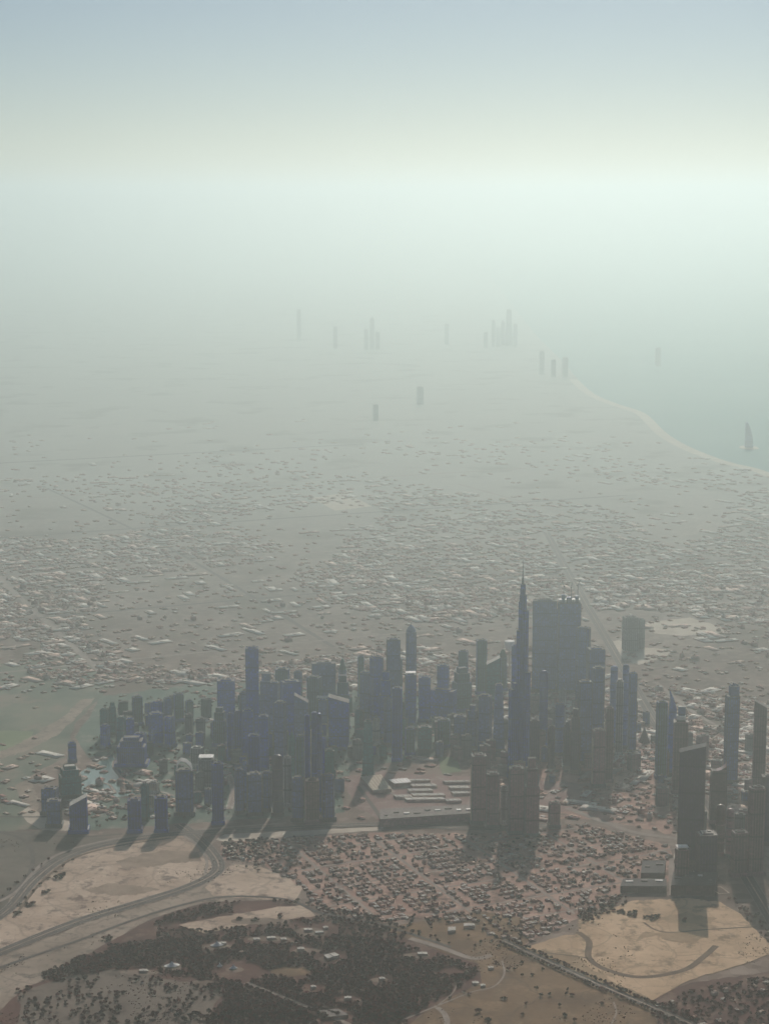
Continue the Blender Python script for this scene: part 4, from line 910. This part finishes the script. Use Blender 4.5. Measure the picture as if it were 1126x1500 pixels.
for poly, cnt, kinds, lab, grp in areas:
    xs = [p[0] for p in poly]; ys = [p[1] for p in poly]; got = 0; tries = 0
    while got < cnt and tries < 4000:
        tries += 1; x, y = rnd.uniform(min(xs), max(xs)), rnd.uniform(min(ys), max(ys))
        if not in_poly(x, y, poly): continue
        P = gp(x, y)
        if near_road(P.x, P.y, 16) or any(math.hypot(P.x-a, P.y-b) < 22+q for a, b, q in FOOT): continue
        k = rnd.choice(kinds); o = protos[k] if k not in used else copy_tree(protos[k]); used.add(k)
        o.location = P; o.rotation_euler = (0, 0, rnd.uniform(-.5, .5)); s_ = rnd.uniform(.6, 1.35); o.scale = (rnd.uniform(.8, 1.3), rnd.uniform(.8, 1.3), s_)
        tag(o, lab, 'building', grp); FOOT.append((P.x, P.y, 19)); got += 1

# ------------------------------------------------------------------ far towers fading in the haze
def far(x, yt, yb, wpx, kind, label, grp=None):
    tower(x-wpx/2, x+wpx/2, yt, yb, kind, 'grey', label, rot=.1, podium=False, name='tower', group=grp)
for a in [(744.5, 453, 506, 11, 'taper', 'faint tall tower of the far group, broadest at the top of the haze'), (736, 468, 506, 6, 'point', 'faint pointed tower left of the broadest far tower'),
          (722, 467, 508, 6, 'point', 'faint lone pointed tower left of the far group'), (754, 474, 508, 6, 'slab', 'faint tower right of the broadest far tower'),
          (711, 486, 510, 6, 'slab', 'faint low tower at the left of the far group'), (729, 480, 508, 6, 'slab', 'faint low tower in the middle of the far group'),
          (438, 453, 500, 6, 'slab', 'faint slim tower alone at the left in the high haze'), (545, 463, 512, 7, 'point', 'faint pointed tower between the two far groups'),
          (536, 482, 512, 6, 'slab', 'faint low tower left of the pointed one in the haze'), (553, 486, 512, 6, 'slab', 'faint low tower right of the pointed one in the haze'),
          (491, 478, 510, 6, 'slab', 'faint slim tower second from the left in the haze'), (654, 474, 505, 6, 'slab', 'faint tower left of the far group in mid haze'),
          (793, 514, 548, 7, 'slab', 'faint block, left of three near the far coast'), (810, 526, 552, 7, 'slab', 'faint block, middle of three near the far coast'),
          (827, 523, 552, 8, 'slab', 'faint block, right of three near the far coast'), (615, 566, 592, 10, 'slab', 'faint block alone in the middle haze'),
          (550, 592, 616, 8, 'slab', 'faint small block alone left of the middle haze'), (963, 509, 536, 7, 'slab', 'faint tower seen over the far sea')]:
    far(*a)
# the hotel by the sea: a curved sail on its islet
P = gp(1096, 656); s = pxm(P); isl = MB(); isl.lathe([(14*s, .7), (13*s, 5)], 16, 1, 1.6)
tag(isl.build('islet', M_SANDP, loc=(P.x, P.y, 0)), 'small pale islet in the sea', kind='structure')
ht = empty('seaside_hotel', (P.x, P.y, 5)); tag(ht, 'pale sail shaped tower standing in the sea at the right', 'hotel')
Hh = height_at(P, 617); m = MB(); prof = [(-6*s, 0), (6*s, 0)] + [(6*s-9*s*(i/8)**2, Hh*i/8*.95) for i in range(1, 9)] + [(-6*s, Hh*.9)]
n_ = len(prof); m.v = [(x, -14, z) for x, z in prof] + [(x, 14, z) for x, z in prof]; m.face(tuple(range(n_))); m.face(tuple(reversed(range(n_, 2*n_))))
for i in range(n_): j = (i+1) % n_; m.face((j, i, n_+i, n_+j))
m.build('shaft', FAC['slate'], ht); m = MB(); m.cone(-5.5*s, 0, Hh*.9, 2, Hh, .5, 6); m.build('mast', M_STEEL, ht)

# ------------------------------------------------------------------ villas
def villa_mb(kind):
    m = MB()
    if kind == 0:
        m.box(0, 0, 0, 20, 14, 8, 0, 1); m.box(7, -8.01, 0, 8, 6, 5, 0, 1); m.box(-3, 2, 8.02, 6, 5, 3, 0, 1); parapet(m, rect(20, 14), 8, 1, .5, 0)
    elif kind == 1:
        m.box(0, 0, 0, 16, 18, 9, 0, 1); m.box(-10.02, 2, 0, 6, 9, 4.5, 0, 1); m.box(3, 4, 9.02, 5, 5, 2.6, 0, 1); parapet(m, rect(16, 18), 9, 1, .5, 0)
    elif kind == 2:
        m.box(0, 0, 0, 24, 11, 7, 0, 1); m.box(-7, 9.02, 0, 9, 9, 7, 0, 1); m.box(6, 0, 7.02, 5, 4, 2.8, 0, 1); parapet(m, rect(24, 11), 7, 1, .5, 0)
    else:
        m.box(0, 0, 0, 15, 13, 7, 0, 1); b = len(m.v)
        m.v += [(-8, -7, 7.02), (8, -7, 7.02), (8, 7, 7.02), (-8, 7, 7.02), (-3, 0, 10.5), (3, 0, 10.5)]
        for f in ((0, 1, 5, 4), (1, 2, 5), (2, 3, 4, 5), (3, 0, 4), (3, 2, 1, 0)): m.face(tuple(b+i for i in f), 1)
        m.box(9.02, 0, 0, 3.1, 7, 3.4, 0, 1)
    for sx in (-5, 0, 5): m.box(sx, -7.05-(0 if kind != 2 else -1.5)-(2 if kind == 1 else 0), 2, 1.8, .25, 2, 2)
    return m
RM_ = [ROOF['pale'], M_WALLS[0], ROOF['pale'], M_WALLS[1]]
villa_zones = [
    ([(330, 1232), (420, 1228), (560, 1222), (720, 1228), (850, 1206), (980, 1240), (985, 1290), (900, 1318), (846, 1346), (765, 1386), (720, 1372), (640, 1345), (560, 1352), (470, 1336), (440, 1300), (380, 1262), (322, 1258)], 23, .88, 0),
    ([(860, 1145), (990, 1120), (1000, 1225), (930, 1212), (870, 1196)], 42, .7, 0),
    ([(955, 1470), (1060, 1440), (1126, 1425), (1150, 1510), (960, 1510)], 46, .45, 0),
    ([(1040, 1100), (1126, 1080), (1126, 1160), (1060, 1200)], 46, .6, 0),
    ([(240, 1376), (520, 1372), (520, 1400), (300, 1398)], 60, .3, 0),
    ([(640, 1410), (760, 1398), (780, 1420), (640, 1440)], 60, .3, 0)]
villas = []
rnd = random.Random(5); GR = R(24)
def grid_pts(poly_px, step, keep, jit, aisle=1):
    W_ = [gp(*p) for p in poly_px]; poly = [(p.x, p.y) for p in W_]
    c, q = math.cos(GR), math.sin(GR); rr = [(x*c+y*q, -x*q+y*c) for x, y in poly]
    x0, x1 = min(a for a, _ in rr), max(a for a, _ in rr); y0, y1 = min(b for _, b in rr), max(b for _, b in rr)
    out = []; iy = 0; y = y0
    while y < y1:
        x = x0; ix = 0
        while x < x1:
            if aisle == 0 or ix % 9 != 8:
                xx, yy = x+rnd.uniform(-jit, jit), y+rnd.uniform(-jit, jit); gx, gy = xx*c-yy*q, xx*q+yy*c
                if rnd.random() < keep and in_poly(gx, gy, poly): out.append((gx, gy))
            x += step; ix += 1
        y += step*(1.55 if iy % 2 and aisle else 1); iy += 1
    return out
FA = np.array(FOOT)
def free(x, y, pad=14, roads=True):
    if np.any(np.hypot(FA[:, 0]-x, FA[:, 1]-y) < FA[:, 2]+pad): return False
    return not (roads and near_road(x, y, pad*.7))
for poly, st, keep, _ in villa_zones:
    villas += [p for p in grid_pts(poly, st, keep, 4) if free(*p, 9)]
def in_frame(x, y, m=4):
    a, b = to_px(x, y); return -m < a < 1126+m and 0 < b < 1500+m
villas = [v for v in villas if in_frame(*v, 60)]
villas.sort(key=lambda p: p[0]**2+p[1]**2 if in_frame(*p) else 1e12)
vp = []
for i in range(12):
    k = i % 4; o = villa_mb(k).build('villa', [M_WALLS[i//4], RM_[(i+i//4) % 4], M_GLASSD]); vp.append(o)
VIL = {'ochre': ('flat roofed villa in the low-rise quarter beside the ochre sand lot', 'villas beside the ochre lot'),
       'south': ('small villa with garden in the dark lower right corner', 'villas of the lower right corner'),
       'park': ('low villa among trees along the park edge', 'villas along the park'),
       'mid': ('small pale villa in the dense quarter between park and towers', 'villas of the dense quarter')}
used = set()
for i, (x, y) in enumerate(villas[:300]):
    k = rnd.randrange(12); o = vp[k] if k not in used else vp[k].copy()
    if k in used: C.objects.link(o)
    used.add(k)
    o.location = (x, y, 0); o.rotation_euler = (0, 0, GR+rnd.choice((0, 1, 2, 3))*R(90)+rnd.uniform(-.1, .1)); s_ = rnd.uniform(.65, 1.1); o.scale = (s_, s_, rnd.uniform(.6, 1.0))
    a, b = to_px(x, y); z = 'south' if b > 1425 and a > 900 else ('park' if b > 1374 else ('ochre' if a > 740 else 'mid'))
    tag(o, VIL[z][0], 'house', VIL[z][1])
for k in range(12):
    if k not in used: bpy.data.objects.remove(vp[k])

def bulk(name, protos_, items, mats, label):
    """one mesh: items = (x, y, z, rot, sxy, sz, proto index, material shift)"""
    V, Fl, Ft, Mi = [], [], [], []; off = 0
    for (x, y, z, r, sx, sy, sz, k, mat_of) in items:
        pv, pf, pm = protos_[k]; c, q = math.cos(r), math.sin(r)
        X, Y = pv[:, 0]*sx, pv[:, 1]*sy
        V.append(np.stack([x+X*c-Y*q, y+X*q+Y*c, z+pv[:, 2]*sz], 1))
        for f in pf: Ft.append(len(f))
        Fl.append(np.concatenate(pf)+off if isinstance(pf, list) else None)
        Mi.append(np.array([mat_of[m_] for m_ in pm])); off += len(pv)
    V = np.concatenate(V).astype(np.float32); L = np.concatenate(Fl).astype(np.int32); T = np.array(Ft, np.int32)
    me = bpy.data.meshes.new(name); me.vertices.add(len(V)); me.vertices.foreach_set('co', V.ravel())
    me.loops.add(len(L)); me.loops.foreach_set('vertex_index', L)
    me.polygons.add(len(T)); st = np.zeros(len(T), np.int32); st[1:] = np.cumsum(T)[:-1]
    me.polygons.foreach_set('loop_start', st); me.polygons.foreach_set('loop_total', T)
    for mt in mats: me.materials.append(mt)
    me.polygons.foreach_set('material_index', np.concatenate(Mi).astype(np.int32)); me.update(calc_edges=True); me.validate()
    o = bpy.data.objects.new(name, me); C.objects.link(o); return tag(o, label, kind='stuff')
def as_np(mb): return (np.array(mb.v, float), [np.array(f) for f in mb.f], mb.m)
VNP = [as_np(villa_mb(k)) for k in range(4)]
mats_all = M_WALLS + [ROOF['pale'], ROOF['mid'], M_GLASSD, ROOF['dark']]
items = []
for x, y in villas[300:]:
    s_ = rnd.uniform(.6, 1.1)
    items.append((x, y, 0, GR+rnd.choice((0, 1, 2, 3))*R(90)+rnd.uniform(-.1, .1), s_, s_, rnd.uniform(.6, 1.0), rnd.randrange(4), [rnd.randrange(3), rnd.choice((3, 0, 1, 3, 4)), 5]))
if items: bulk('low_houses', VNP, items, mats_all, 'mass of low villas in the dense quarter')['category'] = 'houses'

# the endless low city behind
rnd = random.Random(77)
bxm = MB(); bxm.box(0, 0, 0, 1, 1, 1, 0, 1); bxm.box(.15, .1, 1.0, .3, .3, .35, 0, 1)
BX = [as_np(bxm)]
items = []; n = 0
def sea_side(x, y):
    a, b = to_px(x, y)
    if b > 760: return False
    for (x0, y0), (x1, y1) in zip(coast, coast[1:]):
        if y0 <= b <= y1: return a > x0+(x1-x0)*(b-y0)/(y1-y0)-12
    return False
while n < 13500:
    b = 600+(1200-600)*rnd.random()**0.8; a = rnd.uniform(-30, 1156)
    if rnd.random() > (b-610)/250: continue
    if b > 1000 and 100 < a < 690 and rnd.random() < .8: continue
    P = gp(a, b)
    if b > 1205 or sea_side(P.x, P.y): continue
    # leave the park and fields on the left open
    nz = noise.noise(Vector((P.x*.0012, P.y*.0012, 9)))
    if b > 962+70*nz and a < 170-(b-1000)*.4+90*nz and rnd.random() < .93: continue
    cl = noise.noise(Vector((P.x*.0006, P.y*.0006, 3.1)))
    if cl < -.02 and rnd.random() < .86: continue
    if not free(P.x, P.y, 20): continue
    big = rnd.random() < (.10 if P.y > 9000 else .05)
    s = 1+max(0, P.y-9000)/12000
    w_ = rnd.uniform(60, 150) if big else rnd.uniform(14, 34)*s; d_ = rnd.uniform(25, 60) if big else rnd.uniform(12, 26)*s
    h_ = rnd.uniform(4, 6.5) if big or b < 860 or rnd.random() < .95 else rnd.uniform(10, 24)
    rf = rnd.choice((3, 3, 0)) if big else rnd.choice((4, 0, 1, 2, 1, 2, 3))
    items.append((P.x, P.y, 0, GR+rnd.choice((0, R(90)))+noise.noise(Vector((P.x*.0002, P.y*.0002, 0)))*1.2, w_, d_, h_, 0, [rnd.randrange(3), rf])); n += 1
bulk('distant_low_city', BX, items, mats_all, 'endless low city fading into the haze')['category'] = 'houses'

# ------------------------------------------------------------------ trees
def crown_mb(seed, nq, rx=6, rz=4.2, size=1.9):
    r_ = random.Random(seed); m = MB()
    lobes = [(r_.uniform(-.5, .5)*rx, r_.uniform(-.5, .5)*rx, r_.uniform(-.25, .4)*rz, r_.uniform(.45, .75)) for _ in range(5)]
    for i in range(nq):
        lx, ly, lz, lr = lobes[i % 5]
        d = Vector((r_.gauss(0, 1), r_.gauss(0, 1), r_.gauss(0, 1))).normalized()*(r_.random()**.33)
        c = Vector((lx+d.x*rx*lr, ly+d.y*rx*lr, 6.2+lz+d.z*rz*lr))
        u = Vector((r_.gauss(0, 1), r_.gauss(0, 1), r_.gauss(0, .6))).normalized(); v = u.orthogonal().normalized(); v = (v+u.cross(v)*r_.uniform(-1, 1)).normalized()
        s_ = size*r_.uniform(.6, 1.3); b = len(m.v)
        m.v += [tuple(c+u*s_), tuple(c+v*s_*.8), tuple(c-u*s_*.9), tuple(c-v*s_*.7)]; m.face((b, b+1, b+2, b+3))
    return m
def trunk_mb(seed):
    r_ = random.Random(seed); m = MB(); m.cone(0, 0, 0, .55, 4.2, .35, 7)
    for i in range(4):
        a = i*1.57+r_.uniform(-.4, .4); m.bar((0, 0, 3.6), (math.cos(a)*2.8, math.sin(a)*2.8, 6.4), .16)
    return m
def palm_crown(seed):
    r_ = random.Random(seed); m = MB()
    for i in range(16):
        a = i*.3927+r_.uniform(-.1, .1); c, q = math.cos(a), math.sin(a); L = r_.uniform(4.2, 5.4); up = r_.uniform(.2, 2)
        pr = [(0, 11), (L*.35, 11+up), (L*.75, 11+up*.4), (L, 11-1.6)]; b = len(m.v)
        for rr, z in pr:
            wd = .75 if 0 < rr < L else .2
            m.v += [(rr*c-wd*q, rr*q+wd*c, z), (rr*c+wd*q, rr*q-wd*c, z)]
        for k in range(3): m.face((b+2*k, b+2*k+1, b+2*k+3, b+2*k+2))
    return m
tree_zones = [([(225, 1356), (300, 1364), (400, 1354), (470, 1342), (560, 1352), (620, 1378), (500, 1372), (330, 1374), (225, 1380)], 14, .62, 0), ([(150, 1030), (300, 1010), (520, 1015), (690, 1030), (640, 1108), (520, 1125), (500, 1150), (505, 1190), (420, 1194), (300, 1200), (125, 1214), (125, 1165), (190, 1170), (240, 1172), (186, 1143), (172, 1122), (165, 1105), (130, 1110)], 34, .45, 2),
  # polygon px, spacing m, keep, look
    ([(60, 1428), (118, 1402), (160, 1386), (230, 1378), (330, 1372), (420, 1362), (500, 1372), (560, 1376), (630, 1396), (700, 1420), (690, 1440), (630, 1470), (590, 1502), (300, 1502), (330, 1462), (280, 1430), (160, 1420), (80, 1436)], 11.3, .98, 0),
    ([(24, 1450), (80, 1430), (160, 1420), (290, 1440), (330, 1462), (300, 1502), (30, 1502)], 20.5, .9, 0),
    ([(216, 1358), (250, 1340), (300, 1326), (400, 1318), (440, 1322), (430, 1330), (330, 1340), (262, 1352)], 13, .8, 0),
    ([(330, 1232), (560, 1222), (850, 1212), (980, 1250), (985, 1290), (900, 1318), (765, 1386), (640, 1352), (560, 1356), (470, 1340), (440, 1300), (322, 1258)], 31, .42, 1),
    ([(430, 1318), (480, 1330), (560, 1345), (620, 1372), (560, 1372), (470, 1345)], 14, .85, 0),
    ([(330, 1232), (420, 1228), (430, 1255), (380, 1262), (322, 1256)], 16, .7, 1),
    ([(840, 1330), (900, 1310), (925, 1320), (905, 1332), (870, 1350), (845, 1352)], 15, .8, 1),
    ([(640, 1430), (760, 1400), (860, 1430), (930, 1468), (930, 1502), (680, 1502)], 40, .35, 2),
    ([(950, 1478), (1010, 1452), (1140, 1428), (1150, 1505), (960, 1505)], 17, .75, 0),
    ([(560, 1350), (700, 1336), (790, 1350), (760, 1388), (660, 1392)], 30, .45, 2),
    ([(1060, 1310), (1126, 1345), (1126, 1385), (1085, 1340)], 17, .6, 1)]
trees = []
rnd = random.Random(21); GR = R(11)
for poly, st, keep, look in tree_zones:
    for p in grid_pts(poly, st, keep, st*.6, 0):
        pad = 9
        if np.any(np.hypot(FA[:, 0]-p[0], FA[:, 1]-p[1]) < FA[:, 2]+3): continue
        if near_road(p[0], p[1], 4): continue
        a_, b_ = to_px(*p)
        if any(((a_-c[0])/c[2])**2+((b_-c[1])/c[3])**2 < 1 for c in CLEAR): continue
        if look == 0 and st > 20 and noise.noise(Vector((p[0]*.011, p[1]*.011, 4))) < -.08: continue
        if st < 15 and noise.noise(Vector((p[0]*.006, p[1]*.006, 2))) < -.36: continue
        trees.append((p[0], p[1], look))
# rows along the boulevard, single bushes in the clearing and on the sand
def row(pxs, gap, off, look):
    line = smooth_line([tuple(gp(*p).xy) for p in pxs], 12); L_, R_ = ribbon_verts(line, off, -off)
    for side in (L_, R_):
        acc = 0
        for a, b in zip(side, side[1:]):
            d = math.dist(a, b); acc += d
            while acc > gap: acc -= gap; u = 1-acc/d if d else 0; trees.append((a[0]+(b[0]-a[0])*max(0, u)+rnd.uniform(-2, 2), a[1]+(b[1]-a[1])*max(0, u)+rnd.uniform(-2, 2), look))
row([(735, 1378), (800, 1408), (870, 1440), (945, 1472), (1010, 1500)], 13, 20, 0)
row([(360, 1440), (420, 1464), (490, 1492)], 14, 14, 0)
row([(0, 1335), (50, 1290), (95, 1257)], 60, 40, 0)
for px_ in [(88, 1285), (86, 1288), (68, 1308), (46, 1325), (24, 1338), (350, 1346), (374, 1349), (412, 1344), (90, 1283), (44, 1327), (158, 1375), (161, 1377), (908, 1338), (914, 1337), (920, 1340), (925, 1339), (930, 1342), (950, 1345), (956, 1348), (1000, 1350), (960, 1344)]:
    for _ in range(4): q = gp(*px_); trees.append((q.x+rnd.uniform(-12, 12), q.y+rnd.uniform(-12, 12), 2))
trees.sort(key=lambda p: p[0]**2+p[1]**2 if in_frame(p[0], p[1], -2) else 1e12)
TP = []
for k in range(7):
    t = empty('palm_tree' if k == 6 else 'tree', (0, 0, 0))
    if k == 6:
        m = MB(); m.cone(0, 0, 0, .45, 11, .28, 7); m.build('trunk', M_BARK, t); palm_crown(3).build('crown', M_LEAF[0], t)
    else:
        trunk_mb(k).build('trunk', M_BARK, t); crown_mb(k, 150).build('crown', M_LEAF[k % 3], t)
    TP.append(t)
TL = {'park': ('dark broadleaf tree in the dense park along the bottom edge', 'dense park trees'), 'orchard': ('dark tree spaced on sandy ground at the lower left', 'spaced trees at the lower left'),
      'boulevard': ('dark tree in the rows along the boulevard at the lower right', 'trees by the boulevard'), 'corner': ('dark tree in the lower right corner below the boulevard', 'trees of the lower right corner'),
      'palm': ('palm with a round head on sandy ground at the bottom', 'palms at the bottom')}
used = set()
ind = [p for p in trees[:300]]
for x, y, look in ind:
    a, b = to_px(x, y); k = rnd.randrange(6)
    if a < 330 and rnd.random() < .25: k = 6
    o = TP[k] if k not in used else copy_tree(TP[k]); used.add(k)
    o.location = (x, y, 0); s_ = rnd.uniform(.8, 1.35)*(1.15 if a < 330 else 1); o.scale = (s_, s_, s_*rnd.uniform(.85, 1.25)); o.rotation_euler = (0, 0, rnd.uniform(0, 6.28))
    z = 'palm' if k == 6 else ('orchard' if a < 330 else ('park' if a < 700 else ('boulevard' if a < 960 else 'corner')))
    tag(o, TL[z][0], 'palm' if z == 'palm' else 'tree', TL[z][1])
for k in range(7):
    if k not in used:
        for ch in list(TP[k].children): bpy.data.objects.remove(ch)
        bpy.data.objects.remove(TP[k])
CN = []
for k in range(8):
    m = crown_mb(40+k, 46, size=2.6); m.cone(0, 0, 0, .5, 5, .3, 4, 1); CN.append(as_np(m))
items = [(x, y, 0, rnd.uniform(0, 6.28), *(2*[rnd.uniform(.75, 1.3)]), rnd.uniform(.7, 1.2), rnd.randrange(8), [rnd.choice(((0, 0, 1), (0, 1, 2), (2, 2, 1))[look]), 3]) for x, y, look in trees[300:]]
bulk('woodland', CN, items, M_LEAF+[M_BARK], 'dark woodland and garden trees beyond the nearest ones')
print('villas', len(villas), 'trees', len(trees), 'towers', len(TW))

# low scrub on the fields
sc = MB(); r_ = random.Random(9)
for i in range(9):
    a = r_.uniform(0, 6.28); x, y = math.cos(a)*r_.uniform(0, 1.2), math.sin(a)*r_.uniform(0, 1.2); b = len(sc.v); s_ = r_.uniform(.5, 1)
    u = Vector((r_.gauss(0, 1), r_.gauss(0, 1), .2)).normalized()*s_; sc.v += [(x-u.x, y-u.y, 0), (x+u.x, y+u.y, 0), (x+u.x*.7+.3, y+u.y*.7, s_*1.5), (x-u.x*.6, y-u.y*.6-.3, s_*1.3)]; sc.face((b, b+1, b+2, b+3))
SC = [as_np(sc)]; items = []; tries = 0
while len(items) < 1800 and tries < 60000:
    tries += 1; a, b = rnd.uniform(0, 1126), rnd.uniform(1225, 1500); P = gp(a, b)
    nz = noise.noise(Vector((P.x*.004, P.y*.004, 7)))+.5*noise.noise(Vector((P.x*.02, P.y*.02, 1)))
    if nz < .36: continue
    s_ = rnd.uniform(0.7, 1.7); items.append((P.x, P.y, 1.2, rnd.uniform(0, 6), s_, s_, s_*.8, 0, [rnd.choice((0, 1, 2))]))
bulk('scrub', SC, items, M_LEAF, 'low dry scrub scattered over the sand')

# ------------------------------------------------------------------ haze
hm = bpy.data.materials.new('haze_air'); hm.use_nodes = True; hn = hm.node_tree; hn.nodes.clear()
ho = hn.nodes.new('ShaderNodeOutputMaterial'); hv = hn.nodes.new('ShaderNodeVolumePrincipled')
hv.inputs['Color'].default_value = (*HAZE_COLOR, 1); hv.inputs['Density'].default_value = HAZE_DENSITY; hv.inputs['Absorption Color'].default_value = (*HAZE_ABSORB, 1); hv.inputs['Anisotropy'].default_value = HAZE_G
hn.links.new(hv.outputs[0], ho.inputs['Volume'])
m = MB(); zt = CAM_H+380
m.v = [(x, y, z) for z in (-1, zt) for x, y in ((-96000, -13000), (96000, -13000), (96000, 181000), (-96000, 181000))]
for f in ((3, 2, 1, 0), (4, 5, 6, 7), (0, 1, 5, 4), (1, 2, 6, 5), (2, 3, 7, 6), (3, 0, 4, 7)): m.face(f)
tag(m.build('haze', hm), 'dusty haze over the whole city', kind='stuff')
